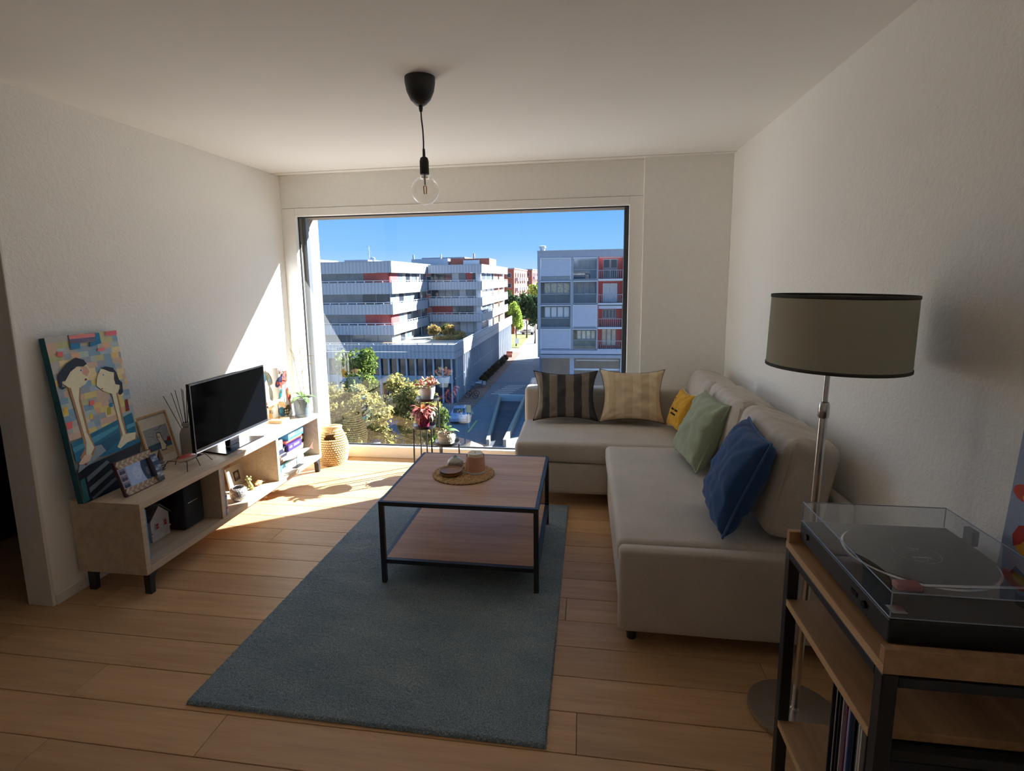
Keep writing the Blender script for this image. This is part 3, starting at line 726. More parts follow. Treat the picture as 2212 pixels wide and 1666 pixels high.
# ------------------------------------------------------------------ things in the bays of the bench
bf_z = bz0 + .034 + .0005
def book(name, label, y0, y1, z0, z1, x0, x1, col, cat='book', group=None, txt=None):
    t = thing(name, label, cat, ((x0 + x1) / 2, (y0 + y1) / 2, z0), group=group)
    mc = plain(name + '_cover', col, .5, var=.04)
    add('cover', gmerge(gbox(x0, x1, y0, y0 + .0015, z0, z1), gbox(x0, x1, y1 - .0015, y1, z0, z1), gbox(x1 - .0015, x1, y0 + .0015, y1 - .0015, z0, z1)), mc, t)
    add('pages', gbox(x0 + .003, x1 - .0016, y0 + .0017, y1 - .0017, z0 + .002, z1 - .002), M['paper'], t)
    if txt:
        text('lettering', txt[0], txt[1], t, (x1 + .0004 - t.location.x, 0, (z1 - z0) * .5), (0, 0, -1), (0, 1, 0), txt[2])
    return t
dkb = plain('dark_blue_ink', srgb(30, 60, 96), .7)
book('paperback', 'slim light blue paperback standing at the end of the first bay', 2.276, 2.292, bf_z, .418, -2.42, -2.17, srgb(96, 156, 196), txt=('Sapori di Casa', dkb, .011))

# ceramic cottage
hx0, hx1, hy0, hy1 = -2.42, -2.305, 2.455, 2.585
ct_ = thing('model_cottage', 'small white ceramic cottage with red windows in the first bay', 'ornament', ((hx0 + hx1) / 2, (hy0 + hy1) / 2, bf_z))
wmat = plain('cottage_white', srgb(186, 180, 176), .7, var=.12); rmat = plain('cottage_roof', srgb(104, 98, 96), .8, var=.2); rd = plain('cottage_red', srgb(150, 48, 40), .6)
add('cottage_walls', gbox(hx0, hx1, hy0, hy1, bf_z, bf_z + .125), wmat, ct_)
ym = (hy0 + hy1) / 2
add('gable', gmerge(gxf(gprism([(hy0, .125), (hy1, .125), (ym, .185)], 0, hx1 - hx0), Matrix(((0, 0, 1, hx0), (1, 0, 0, 0), (0, 1, 0, bf_z), (0, 0, 0, 1))))), wmat, ct_)
for s in (-1, 1):
    for k in range(6):
        t0, t1 = k / 6, (k + 1) / 6
        ya_, za_ = (hy0 - .012 if s < 0 else hy1 + .012), .118
        pA = (ya_ + (ym - ya_) * t0, bf_z + za_ + .075 * t0); pB = (ya_ + (ym - ya_) * (t1 + .02), bf_z + za_ + .075 * (t1 + .02))
        add('roof_course', ([(x, y, z + d) for x in (hx0 - .006, hx1 + .008) for (y, z) in (pA, pB) for d in (.001, .008 - .004 * (0 if (y, z) == pA else 1))], [(0, 1, 3, 2), (4, 6, 7, 5), (0, 4, 5, 1), (2, 3, 7, 6), (0, 2, 6, 4), (1, 5, 7, 3)]), rmat, ct_)
for yy in (2.482, 2.540):
    add('window', gbox(hx1, hx1 + .004, yy, yy + .024, bf_z + .06, bf_z + .098), wmat, ct_)
    for a in range(2):
        for b in range(2):
            add('pane', gbox(hx1 + .004, hx1 + .0052, yy + .003 + a * .0095, yy + .0115 + a * .0095, bf_z + .063 + b * .0165, bf_z + .077 + b * .0165), rd, ct_)
add('ledge', gbox(hx1, hx1 + .008, hy0, hy1, bf_z + .045, bf_z + .052), wmat, ct_)
# speaker
sp = thing('speaker', 'dark rounded speaker box with a thin bright line in the first bay', 'speaker', (-2.34, 2.69, bf_z))
add('cabinet', roundbox(-2.47, -2.232, 2.608, 2.768, bf_z, .418, .012, (8, 6, 6)), plain('dark_walnut_veneer', srgb(44, 26, 24), .5), sp, smooth=True)
add('front_cloth', roundbox(-2.250, -2.222, 2.610, 2.766, bf_z + .004, .414, .012, (4, 8, 8)), fabric('grille_cloth', srgb(46, 50, 54), thread=700.), sp, smooth=True)
add('status_line', gbox(-2.2225, -2.2205, 2.640, 2.715, .297, .2995), M['silver'], sp)
# second bay
book('hardback', 'hardback with a pale blue spine at the left end of the middle bay', 2.822, 2.842, bf_z, .432, -2.40, -2.135, srgb(110, 132, 176), group=None)
book('hardback', 'cream hardback beside the blue-spined one in the middle bay', 2.846, 2.880, bf_z, .390, -2.40, -2.165, srgb(222, 204, 168))
book('hardback', 'tan hardback, tallest of the cluster in the middle bay', 2.884, 2.935, bf_z, .428, -2.42, -2.20, srgb(172, 130, 90))
tb_ = thing('card_tube', 'white card tube with pink bands standing in the middle bay', 'tube', (-2.155, 2.862, bf_z))
g = glathe([(.0105, 0), (.0105, .006), (.0105, .125), (.0095, .13)], 16, (-2.150, 2.862, bf_z)); add('tube_wall', g, M['white'], tb_, smooth=40)
pk = plain('pink_band', srgb(206, 120, 116), .6)
for z in (.03, .105):
    add('band', glathe([(.0108, z), (.0108, z + .012)], 16, (-2.150, 2.862, bf_z), cap=False), pk, tb_, smooth=True)
pf = thing('small_picture', 'small grey framed portrait leaning in the middle bay', 'picture frame'); pf.matrix_world = frame_of((-2.352, 3.278, bf_z), (0, 1, 0), (-.025, 0, .15))
add('frame_body', gbevel(gbox(-.083, .083, 0, .014, 0, .152), .002, 1), plain('pale_grey_frame', srgb(178, 170, 160), .6), pf, local=True)
decal('portrait', [(srgb(170, 160, 148), rect(.03, .03, .97, .97)), (srgb(54, 46, 44), rect(.34, .28, .72, .73)), (srgb(150, 132, 122), ell(.53, .52, .11, .14)), (srgb(90, 78, 74), [(.40, .30), (.66, .30), (.62, .42), (.44, .42)])], M['print'], pf, (-.083, 0, 0), (.166, 0, 0), (0, 0, .152))
bw = thing('mosaic_bowl', 'round silver mosaic candle bowl in the middle bay', 'bowl', (-2.198, 3.055, bf_z))
mm, n_, b_ = _mk('mirror_mosaic'); vo = n_.nodes.new('ShaderNodeTexVoronoi'); vo.inputs['Scale'].default_value = 190.; n_.links.new(_coord(n_, 1.), vo.inputs['Vector'])
n_.links.new(_ramp(n_, vo.outputs['Distance'], [(.30, (.78, .78, .76)), (.52, (.20, .19, .18))]), b_.inputs['Base Color']); b_.inputs['Metallic'].default_value = .55; b_.inputs['Roughness'].default_value = .28
_bump(n_, b_, vo.outputs['Distance'], .8, .003)
add('bowl_wall', glathe([(.026, 0), (.040, .010), (.052, .032), (.055, .052), (.050, .074), (.038, .090), (.035, .088), (.046, .072), (.050, .052), (.046, .034), (.030, .014)], 32, (-2.198, 3.055, bf_z)), mm, bw, smooth=True)
gg = plain('green_gold_resin', srgb(150, 150, 84), .45, var=.35, nscale=120.)
cf = thing('coral_ornament', 'knobbly green gold coral ornament behind the mosaic bowl', 'ornament', (-2.225, 3.235, bf_z))
rc = random.Random(2)
add('coral_stem', gtube([(-2.225, 3.235, bf_z), (-2.222, 3.228, bf_z + .03), (-2.235, 3.222, bf_z + .06), (-2.24, 3.225, bf_z + .085)], [.016, .011, .010, .014], 8), gg, cf, smooth=True)
for k in range(12):
    a = rc.uniform(0, 6.28); r_ = rc.uniform(.008, .02); z = rc.choice((.075, .09, .10, .02, .01))
    add('knob', gsphere((-2.236 + r_ * math.cos(a), 3.225 + r_ * math.sin(a), bf_z + z), .007, .007, .007, 8, 6), gg, cf, smooth=True)
sh = thing('seashell', 'brown spiny seashell lying at the end of the middle bay', 'shell', (-2.225, 3.318, bf_z))
shm = plain('shell_brown', srgb(176, 130, 90), .45, var=.3, nscale=80.)
def _shell(u, v):
    t = v; r_ = .020 * (math.sin(math.pi * (t * .92 + .04)) ** .8) * (1 + .12 * math.sin(26 * t)); a = 2 * math.pi * u
    return (-2.225 + r_ * math.cos(a) * 1.1, 3.272 + .085 * t, bf_z + .018 + r_ * .85 * math.sin(a))
add('whorl', ggrid(_shell, 14, 22, True), shm, sh, smooth=True)
for k in range(7):
    a = k * .9; y = 3.335 + .004 * (k % 3)
    add('spine', gtube([(-2.225 + .014 * math.cos(a), y, bf_z + .018 + .012 * abs(math.sin(a))), (-2.225 + .03 * math.cos(a), y + .012, bf_z + .018 + .026 * abs(math.sin(a)))], [.003, .0005], 5), shm, sh)
# third bay: stacked game boxes
def gbx(label, x0, x1, y0, y1, z0, z1, col, prints=None, words=None):
    t = thing('game_box', label, 'box', ((x0 + x1) / 2, (y0 + y1) / 2, z0), group='board games stacked in the last bay')
    mc = plain('box_card', col, .45, var=.05)
    zs = z0 + (z1 - z0) * .32
    add('box_base', gbox(x0 + .0015, x1 - .0015, y0 + .0015, y1 - .0015, z0, z1 - .002), plain('box_base_card', tuple(c * .8 for c in col), .5), t)
    add('box_lid', rbox(x0, x1, y0, y1, zs, z1, .0012), mc, t)
    lx = x1 - t.location.x; ly = y0 - t.location.y
    if prints:
        decal('box_print', prints, M['print'], t, (lx, ly, zs - z0), (0, y1 - y0, 0), (0, 0, z1 - zs), step=.0001, base=.0005)
    if words:
        for s, c, u, v, sz in words:
            text('lettering', s, plain('box_ink', c, .5), t, (lx + .0016, ly + (y1 - y0) * u, zs - z0 + (z1 - zs) * v), (0, 1, 0), (0, 0, 1), sz)
    return t
zb = bf_z
gbx('turquoise game box with pink lettering, lowest of the stack', -2.47, -2.205, 3.575, 3.905, zb, zb + .050, srgb(120, 190, 200), [(srgb(214, 150, 176), [(.25, .2), (.62, .2), (.66, .8), (.3, .8)]), (srgb(40, 70, 80), [(.02, .1), (.2, .1), (.16, .9), (.05, .8)]), (srgb(232, 240, 240), rect(.70, .15, .97, .9))], [('ODIN', srgb(232, 236, 240), .45, .5, .024)])
gbx('brown game box with a dark lid, second from the bottom', -2.47, -2.212, 3.57, 3.915, zb + .051, zb + .085, srgb(104, 74, 62), [(srgb(50, 66, 60), rect(.5, .1, .95, .9))])
gbx('white game box in the middle of the stack', -2.47, -2.215, 3.60, 3.925, zb + .086, zb + .120, srgb(226, 224, 224), [(srgb(40, 44, 60), rect(.0, .0, .25, 1.))])
gbx('purple game box with a white emblem on its side', -2.47, -2.200, 3.682, 3.878, zb + .121, zb + .172, srgb(62, 44, 110), [(srgb(226, 226, 240), [(.08, .35), (.18, .12), (.30, .4), (.2, .72)]), (srgb(62, 44, 110), [(.13, .37), (.18, .25), (.25, .4), (.2, .56)])] + [(srgb(170, 160, 206), rect(.40, .2 + .14 * k, .82, .26 + .14 * k)) for k in range(4)])
gbx('black game box with a pale square label beside the purple one', -2.47, -2.225, 3.880, 3.965, zb + .121, zb + .185, srgb(34, 26, 30), [(srgb(170, 160, 140), rect(.45, .2, .85, .75))])
gbx('navy game box at the left of the purple one', -2.47, -2.222, 3.532, 3.680, zb + .121, zb + .165, srgb(28, 34, 56), [(srgb(150, 130, 110), ell(.8, .5, .06, .3, 8))])
gbx('thin red lettered game box under the blue one', -2.47, -2.206, 3.66, 3.90, zb + .186, zb + .204, srgb(150, 50, 50), [(srgb(214, 110, 90), rect(.05, .2, .95, .8))])
gbx('bright blue game box with outlined lettering, topmost of the stack', -2.47, -2.200, 3.690, 3.912, zb + .205, zb + .262, srgb(64, 150, 226), [(srgb(110, 190, 240), rect(.02, .06, .98, .94)), (srgb(150, 130, 170), ell(.15, .5, .05, .28, 10))], [('DiXiT', srgb(40, 70, 130), .62, .5, .034)])
gbx('small cream card box with bottle pictures, tucked at the left', -2.46, -2.21, 3.545, 3.625, zb + .166, zb + .235, srgb(226, 216, 190), [(srgb(60, 80, 50), rect(.30, .2, .42, .85)), (srgb(180, 150, 50), rect(.58, .2, .70, .8)), (srgb(90, 60, 40), rect(.8, .2, .9, .7))])
# fish-shaped board on a wire stand
sf = thing('fish_model', 'pale wooden fish model on a wire stand before the game boxes', 'ornament', (-2.150, 3.735, bf_z))
fmz = bf_z + .095
def _fish(u, v):
    t = v; r_ = .024 * (math.sin(math.pi * (t * .9 + .07)) ** .75); a = 2 * math.pi * u
    return (-2.152 + .30 * r_ * math.cos(a), 3.515 + .39 * t, fmz + .010 - .030 * (t - .3) + r_ * math.sin(a))
add('fish_body', ggrid(_fish, 14, 26, True), plain('pale_painted_wood', srgb(212, 206, 176), .5, var=.1), sf, smooth=True)
add('blue_flank', ggrid(lambda u, v: (-2.1445 + .0012 * math.sin(math.pi * u), 3.62 + .20 * v, fmz + .004 - .030 * (v * .5) + .012 * (u - .6) * math.sin(math.pi * v)), 3, 12), plain('blue_wash', srgb(98, 146, 168), .5, var=.3), sf, smooth=True)
add('tail_fin', ([(-2.154, 3.895, fmz - .006), (-2.150, 3.895, fmz - .006), (-2.154, 3.965, fmz + .030), (-2.150, 3.965, fmz + .030), (-2.154, 3.950, fmz - .006), (-2.150, 3.950, fmz - .006), (-2.154, 3.965, fmz - .042), (-2.150, 3.965, fmz - .042)], [(0, 2, 4), (1, 5, 3), (0, 4, 6), (1, 7, 5), (0, 1, 3, 2), (2, 3, 5, 4), (4, 5, 7, 6), (6, 7, 1, 0)]), plain('brown_tail', srgb(96, 66, 54), .6), sf)
add('eye', gsphere((-2.1455, 3.545, fmz + .008), .0025, .004, .004, 8, 6), M['ink'], sf)
add('stand_wire', gtube([(-2.150, 3.70, bf_z + .003), (-2.150, 3.70, fmz - .01)], .0022, 6), wire, sf)
add('stand_foot', rbox(-2.172, -2.130, 3.665, 3.765, bf_z, bf_z + .004, .001), wire, sf)

# ------------------------------------------------------------------ woven basket
kx, ky = -2.118, 4.232
kb = thing('seagrass_basket', 'woven seagrass basket with a handle hole beside the bench', 'basket', (kx, ky, 0))
grass = plain('seagrass', srgb(206, 180, 134), .85, var=.28, nscale=90., bump=.4)
def kr(t): return .094 + .034 * math.sin(math.pi * min(1., t * .95 + .12)) - .030 * max(0, t - .45)
st, rows_ = gsphere((0, 0, 0), 1, 1, 1, 6, 5), 17
Vs, Fs = [], []
for i in range(rows_):
    t = i / (rows_ - 1); r_ = kr(t); n_ = 40
    for k in range(n_):
        a = 2 * math.pi * (k + .5 * (i % 2)) / n_; z = .010 + .300 * t
        hole = t > .72 and abs(((a - math.radians(-75) + math.pi) % (2 * math.pi)) - math.pi) < .42 and t < .93
        if hole: continue
        m_ = Matrix.Translation((kx + r_ * math.cos(a), ky + r_ * math.sin(a), z)) @ Matrix.Rotation(a, 4, 'Z') @ Matrix.Rotation(.45 if i % 2 else -.45, 4, 'X') @ Matrix.Diagonal((.0068, .0125, .0088, 1))
        b0 = len(Vs); Vs += [tuple(m_ @ Vector(p)) for p in st[0]]; Fs += [tuple(j + b0 for j in f) for f in st[1]]
wv = add('weave', (Vs, Fs), grass, kb, smooth=True); wv['kind'] = 'stuff'
Vl = []; n_ = 40; rws = 13
inn = glathe([(kr(0) - .010, .006)] + [(kr(t / 10) - .009, .010 + .030 * t) for t in range(8)], 40, (kx, ky, 0)); inn = (inn[0], inn[1][:-1])
add('lining', inn, plain('basket_inside', srgb(132, 104, 70), .9, var=.3, nscale=90.), kb, smooth=True)
add('rim_rope', gtube([(kx + (kr(1) + .001) * math.cos(2 * math.pi * k / 40), ky + (kr(1) + .001) * math.sin(2 * math.pi * k / 40), .318 + .012 * math.cos(2 * math.pi * k / 40 - math.radians(-75))) for k in range(41)], .010, 8, False), grass, kb, smooth=True)

# ------------------------------------------------------------------ rug
rx0, rx1, ry0, ry1 = -1.4375, -.111, 1.592, 3.5415
nx_, ny_ = 300, 430
rug_c = (-1.4375, 1.592); ra = math.radians(-.64)
u = np.linspace(0, 1, nx_ + 1); v = np.linspace(0, 1, ny_ + 1); U, Vv = np.meshgrid(u, v)
rs = np.random.RandomState(4)
hgt = .013 + .0035 * rs.rand(ny_ + 1, nx_ + 1) + .002 * np.repeat(rs.rand(ny_ + 1, (nx_ + 1) // 3 + 1), 3, 1)[:, :nx_ + 1]
jx = (rs.rand(ny_ + 1, nx_ + 1) - .5) * .003; jy = (rs.rand(ny_ + 1, nx_ + 1) - .5) * .003
edge = np.minimum(np.minimum(U, 1 - U) * (rx1 - rx0), np.minimum(Vv, 1 - Vv) * (ry1 - ry0)); hgt = hgt * np.clip(.55 + edge / .012, 0, 1)
hgt[0, :] = hgt[-1, :] = .002; hgt[:, 0] = hgt[:, -1] = .002
X = U * (rx1 - rx0) + jx; Y = Vv * (ry1 - ry0) + jy
co = np.stack([X, Y, hgt], -1).reshape(-1, 3)
ii = (np.arange(ny_)[:, None] * (nx_ + 1) + np.arange(nx_)[None]).reshape(-1)
fc = np.stack([ii, ii + 1, ii + nx_ + 2, ii + nx_ + 1], -1)
me = bpy.data.meshes.new('rug'); me.vertices.add(len(co)); me.vertices.foreach_set('co', co.ravel())
me.loops.add(fc.size); me.loops.foreach_set('vertex_index', fc.ravel()); me.polygons.add(len(fc)); me.polygons.foreach_set('loop_start', np.arange(len(fc)) * 4)
me.update(calc_edges=True)
rm, n_, b_ = _mk('slate_blue_wool'); vec = _coord(n_, (1., 2.2, 1.))
f1 = _noise(n_, vec, 190., 3, .7); f2 = _noise(n_, vec, 3., 2)
mx = n_.nodes.new('ShaderNodeMath'); mx.operation = 'MULTIPLY_ADD'; n_.links.new(f1, mx.inputs[0]); mx.inputs[1].default_value = .85
m2 = n_.nodes.new('ShaderNodeMath'); m2.operation = 'MULTIPLY'; n_.links.new(f2, m2.inputs[0]); m2.inputs[1].default_value = .15; n_.links.new(m2.outputs[0], mx.inputs[2])
n_.links.new(_ramp(n_, mx.outputs[0], [(.36, srgb(76, 96, 112)), (.52, srgb(120, 139, 151)), (.66, srgb(192, 198, 196))]), b_.inputs['Base Color'])
b_.inputs['Roughness'].default_value = 1.; b_.inputs['Specular IOR Level'].default_value = .05; b_.inputs['Sheen Weight'].default_value = .2
me.materials.append(rm)
rug = thing('rug', 'slate blue wool rug with pale flecks under the coffee table', 'rug', (rx0, ry0, .0005), (0, 0, ra))
po = link('pile', me, rug)
po['kind'] = 'stuff'
add('backing', gbox(.003, rx1 - rx0 - .003, .003, ry1 - ry0 - .003, 0, .002), plain('rug_backing', srgb(60, 66, 70), .95), rug, local=True)

# ------------------------------------------------------------------ coffee table
cx0, cx1, cy0, cy1, cz, cs = -1.0024, -.2051, 2.4409, 3.2313, .452, .1471
T_ = .024; zr = .0195
ctb = thing('coffee_table', 'square coffee table with walnut boards in a thin black metal frame', 'table', ((cx0 + cx1) / 2, (cy0 + cy1) / 2, zr))
add('top_board', gbox(cx0 + T_ * .75, cx1 - T_ * .75, cy0 + T_ * .75, cy1 - T_ * .75, cz - .016, cz + .0006), M['table'], ctb)
add('shelf_board', gbox(cx0 + T_, cx1 - T_, cy0 + T_, cy1 - T_, cs - .012, cs + .0006), M['table'], ctb)
for x in (cx0, cx1 - T_):
    for y in (cy0, cy1 - T_):
        add('leg', rbox(x, x + T_, y, y + T_, zr, cz - T_ * .9, .0015), M['black'], ctb)
for z, w_ in ((cz - T_ * .9, T_ * .75), (cs - .022, T_)):
    h_ = T_ * .9 if z > .3 else .022
    for y in (cy0, cy1 - w_):
        add('frame_rail', rbox(cx0 + (0 if z > .3 else T_), cx1 - (0 if z > .3 else T_), y, y + w_, z, z + h_, .0015), M['black'], ctb)
    for x in (cx0, cx1 - w_):
        add('frame_rail', rbox(x, x + w_, cy0 + T_ * (.75 if z > .3 else 1), cy1 - T_ * (.75 if z > .3 else 1), z, z + h_, .0015), M['black'], ctb)

# ------------------------------------------------------------------ on the coffee table
TZ = cz + .0008
mxc, myc, mr_ = -.662, 2.870, .176
pmn = thing('placemat', 'round braided seagrass placemat on the coffee table', 'placemat', (mxc, myc, TZ))
Vs, Fs = [], []; st = gsphere((0, 0, 0), 1, 1, 1, 6, 4); rr = random.Random(8)
r_ = .010
while r_ < mr_:
    n_ = max(6, int(2 * math.pi * r_ / .0165))
    for k in range(n_):
        a = 2 * math.pi * k / n_ + r_ * 40
        m_ = Matrix.Translation((mxc + r_ * math.cos(a), myc + r_ * math.sin(a), TZ + .0042 + rr.uniform(-.0006, .0008))) @ Matrix.Rotation(a + rr.choice((.5, -.5)), 4, 'Z') @ Matrix.Diagonal((.0056, .0118, .0044, 1))
        b0 = len(Vs); Vs += [tuple(m_ @ Vector(p)) for p in st[0]]; Fs += [tuple(j + b0 for j in f) for f in st[1]]
    r_ += .0088
bo = add('braid', (Vs, Fs), plain('mat_seagrass', srgb(190, 154, 108), .85, var=.4, nscale=70.), pmn, smooth=True); bo['kind'] = 'stuff'
add('mat_base', gcyl((mxc, myc), mr_ - .003, TZ, TZ + .003, 40), plain('mat_under', srgb(110, 82, 54), .9), pmn)
MZ = TZ + .0088
cn = thing('candle', 'ivory pillar candle in a pink glass tumbler on the placemat', 'candle', (-.597, 2.893, MZ))
tum = plain('pink_tumbler', srgb(208, 162, 140), .25, coat=.3, var=.04)
add('tumbler', glathe([(.047, 0), (.0535, .004), (.0535, .078), (.0535, .096), (.0515, .096), (.0515, .012)], 40, (-.597, 2.893, MZ)), tum, cn, smooth=35)
add('glass_foot', glathe([(.0545, -.0), (.0548, .006), (.0540, .010)], 40, (-.597, 2.893, MZ), cap=False), plain('clear_glass_ring', (.7, .72, .75), .1, spec=.8), cn, smooth=True)
add('wax', glathe([(.0435, .010), (.0435, .106), (.041, .111), (.034, .110), (.026, .1065), (.006, .106)], 36, (-.597, 2.893, MZ)), M['candle'], cn, smooth=40)
add('wick', gtube([(-.597, 2.893, MZ + .105), (-.5965, 2.893, MZ + .117)], .0011, 6), M['ink'], cn)
bv = thing('bud_vase', 'squat speckled grey bud vase on the placemat', 'vase', (-.727, 2.945, MZ))
vm, n_, b_ = _mk('speckled_glaze'); f1 = _noise(n_, _coord(n_, 1.), 260., 2, .7); sz_ = n_.nodes.new('ShaderNodeSeparateXYZ'); n_.links.new(_coord(n_, 1.), sz_.inputs[0])
sp1 = _ramp(n_, f1, [(.42, srgb(84, 76, 66)), (.58, srgb(186, 184, 172))]); mr1 = n_.nodes.new('ShaderNodeMapRange'); n_.links.new(sz_.outputs[2], mr1.inputs[0]); mr1.inputs['From Min'].default_value = .034; mr1.inputs['From Max'].default_value = .048
mixn = n_.nodes.new('ShaderNodeMixRGB'); n_.links.new(mr1.outputs[0], mixn.inputs[0]); n_.links.new(sp1, mixn.inputs[1]); mixn.inputs[2].default_value = (*srgb(186, 190, 186), 1)
n_.links.new(mixn.outputs[0], b_.inputs['Base Color']); b_.inputs['Roughness'].default_value = .3
add('vase_body', glathe([(.026, 0), (.040, .006), (.048, .024), (.045, .040), (.032, .054), (.014, .061), (.0105, .064), (.0115, .071), (.0085, .0715), (.006, .062)], 36, (-.727, 2.945, MZ)), vm, bv, smooth=50)
wd = plain('turned_wood', srgb(150, 110, 78), .5, var=.12, nscale=40.)
for k, (lb) in enumerate(('lower of two small wooden dishes stacked on the placemat', 'upper of two small wooden dishes stacked on the placemat')):
    z = MZ + k * .0105; px_, py_ = -.727 + .003 * k, 2.832 + .002 * k
    dsh = thing('wooden_dish', lb, 'dish', (px_, py_, z), group='wooden dishes on the placemat')
    add('dish_body', glathe([(.040, 0), (.052, .003), (.062, .012), (.063, .017), (.060, .0172), (.056, .0135), (.040, .0105)], 40, (px_, py_, z)), wd, dsh, smooth=50)
# ------------------------------------------------------------------ three-tier plant stand
sd = thing('plant_stand', 'black metal plant stand with three round trays before the window', 'plant stand', (-1.2, 4.1, 0))
def tray(c, z, r_):
    return glathe([(r_ - .003, z), (r_, z + .002), (r_, z + .022), (r_ - .002, z + .022), (r_ - .002, z + .004), (r_ - .01, z + .003)], 36, (c[0], c[1], 0))
TR = {'mid': ((-1.245, 4.05), .385, .092), 'top': ((-1.254, 4.195), .575, .096), 'low': ((-1.082, 4.12), .235, .102)}
for c_, z_, r_ in TR.values():
    add('tray', tray(c_, z_, r_), M['black'], sd, smooth=30)
def legs(c_, z_, r_, angs):
    for a in angs:
        a = math.radians(a); x, y = c_[0] + (r_ - .006) * math.cos(a), c_[1] + (r_ - .006) * math.sin(a)
        add('leg', gtube([(x, y, z_ + .001), (x + .006 * math.cos(a), y + .006 * math.sin(a), 0)], .0065, 8), M['black'], sd, smooth=40)
legs(*TR['mid'], (215, 325, 95)); legs(*TR['top'], (30, 150)); legs(*TR['low'], (15, -100))
add('brace', gtube([(-1.254 + .09, 4.195, .577), (-1.17, 4.11, .40)], .005, 6), M['black'], sd)

def plant(name, label, pos, potprof, potmat, soil):
    t = thing(name, label, 'plant', pos)
    add('pot', glathe(potprof, 32, pos), potmat, t, smooth=40)
    add('soil', gcyl((pos[0], pos[1]), soil[0], pos[2] + soil[1] - .01, pos[2] + soil[1], 20), M['soil'], t)
    return t
rl = random.Random(21)
def leafmat(nm, c): return plain(nm, srgb(*c), .5, var=.18, nscale=60.)
# top: succulent with plump pinkish leaves
pt = (-1.254, 4.195, .580)
p1 = plant('potted_succulent', 'plump pink-green succulent in a light grey pot on the highest tray', pt, [(.042, 0), (.048, .003), (.063, .06), (.068, .100), (.065, .102), (.060, .092), (.05, .05)], plain('light_grey_pot', srgb(176, 182, 182), .6, var=.08), (.058, .088))
ml = [leafmat('succulent_pink', (196, 132, 116)), leafmat('succulent_green', (150, 152, 104)), leafmat('succulent_rose', (186, 112, 100))]
plump = [mesh_of('leaf', gsphere((0, .022, 0), .013, .025, .008, 10, 7), m_, True) for m_ in ml]
for k in range(46):
    a = rl.uniform(0, 6.283); r_ = rl.uniform(.01, .075); el = rl.uniform(-.2, 1.2)
    o = link('leaf', plump[k % 3], p1, (r_ * math.cos(a), r_ * math.sin(a), .100 + max(0, .062 - r_ * .75) + rl.uniform(-.012, .012)), (el, rl.uniform(-.3, .3), a - math.pi / 2), (1, rl.uniform(.75, 1.15), 1))
# middle: dark red trailing leaves in a magenta pot
pt = (-1.248, 4.05, .390)
p2 = plant('potted_foliage', 'red-leaved drooping plant in a magenta pot on the middle tray', pt, [(.040, 0), (.043, .003), (.058, .105), (.058, .112), (.055, .112), (.053, .10), (.04, .05)], plain('magenta_pot', srgb(150, 44, 84), .5, var=.06), (.052, .10))
ml = [leafmat('foliage_red', (158, 76, 70)), leafmat('foliage_rose', (184, 112, 106)), leafmat('foliage_wine', (120, 52, 58)), leafmat('foliage_orange', (206, 116, 66))]
lv = [mesh_of('leaf', leaf_shape(.085, .026, .95, 7, .35), m_, True) for m_ in ml] + [mesh_of('leaf', leaf_shape(.105, .026, 1.25, 7, .35), m_, True) for m_ in ml[:3]]
for k in range(84):
    a = rl.uniform(0, 6.283); r_ = rl.uniform(.0, .042); el = rl.uniform(-.55, .85)
    link('leaf', lv[rl.choice((0, 0, 1, 1, 2, 4, 5, 6))], p2, (r_ * math.cos(a), r_ * math.sin(a), .108 + rl.uniform(0, .045)), (el, rl.uniform(-.3, .3), a - math.pi / 2), (1, rl.uniform(.95, 1.45), 1))
for k, (a, el) in enumerate(((.3, 1.45), (2.2, 1.25))):
    link('leaf', lv[3], p2, (.0, -.01, .12), (el, 0, a), (1.1, 1.15, 1))
link('leaf', lv[3], p2, (.045, -.02, .085), (-1.1, 0, -.9), (1, .9, 1))
# low: small leafy plant with a ribbed green leaf in a banded pot
pt = (-1.085, 4.12, .240)
p3 = thing('potted_seedling', 'straggly seedling with one ribbed leaf in a banded white pot', 'plant', pt)
add('pot', glathe([(.058, 0), (.064, .004), (.067, .03), (.068, .085), (.066, .088), (.062, .086), (.060, .04)], 36, pt), plain('sand_white_pot', srgb(206, 194, 176), .7, var=.1), p3, smooth=40)
for z in (.024, .052):
    add('band', glathe([(.0676, z), (.0688, z + .003), (.0676, z + .006)], 36, pt, cap=False), plain('pale_band', srgb(226, 216, 200), .6), p3, smooth=True)
add('soil', gcyl((pt[0], pt[1]), .060, pt[2] + .070, pt[2] + .080, 20), M['soil'], p3)
lg = leafmat('ribbed_green', (96, 122, 72)); ld = leafmat('pale_dry_leaf', (190, 172, 140)); lgr = leafmat('young_green', (128, 158, 96))
big = gxf(leaf_shape(.115, .075, .9, 10, .25), Matrix.Translation((pt[0] + .005, pt[1] - .005, pt[2] + .082)) @ Matrix.Rotation(math.radians(-70), 4, 'Z') @ Matrix.Rotation(.75, 4, 'X'))
add('ribbed_leaf', big, lg, p3, smooth=True)
dl = [mesh_of('leaf', leaf_shape(.028, .014, .8, 4, .3), m_, True) for m_ in (ld, lgr, leafmat('brown_dry_leaf', (140, 96, 74)))]
for k in range(44):
    a = rl.uniform(1.2, 6.0); r_ = rl.uniform(.0, .07)
    link('leaf', dl[k % 3], p3, (r_ * math.cos(a) - .01, r_ * math.sin(a), .085 + rl.uniform(0, .04) * (1 if r_ < .05 else .3)), (rl.uniform(-.8, .9), 0, rl.uniform(0, 6.28)), (1, rl.uniform(.7, 1.3), 1))
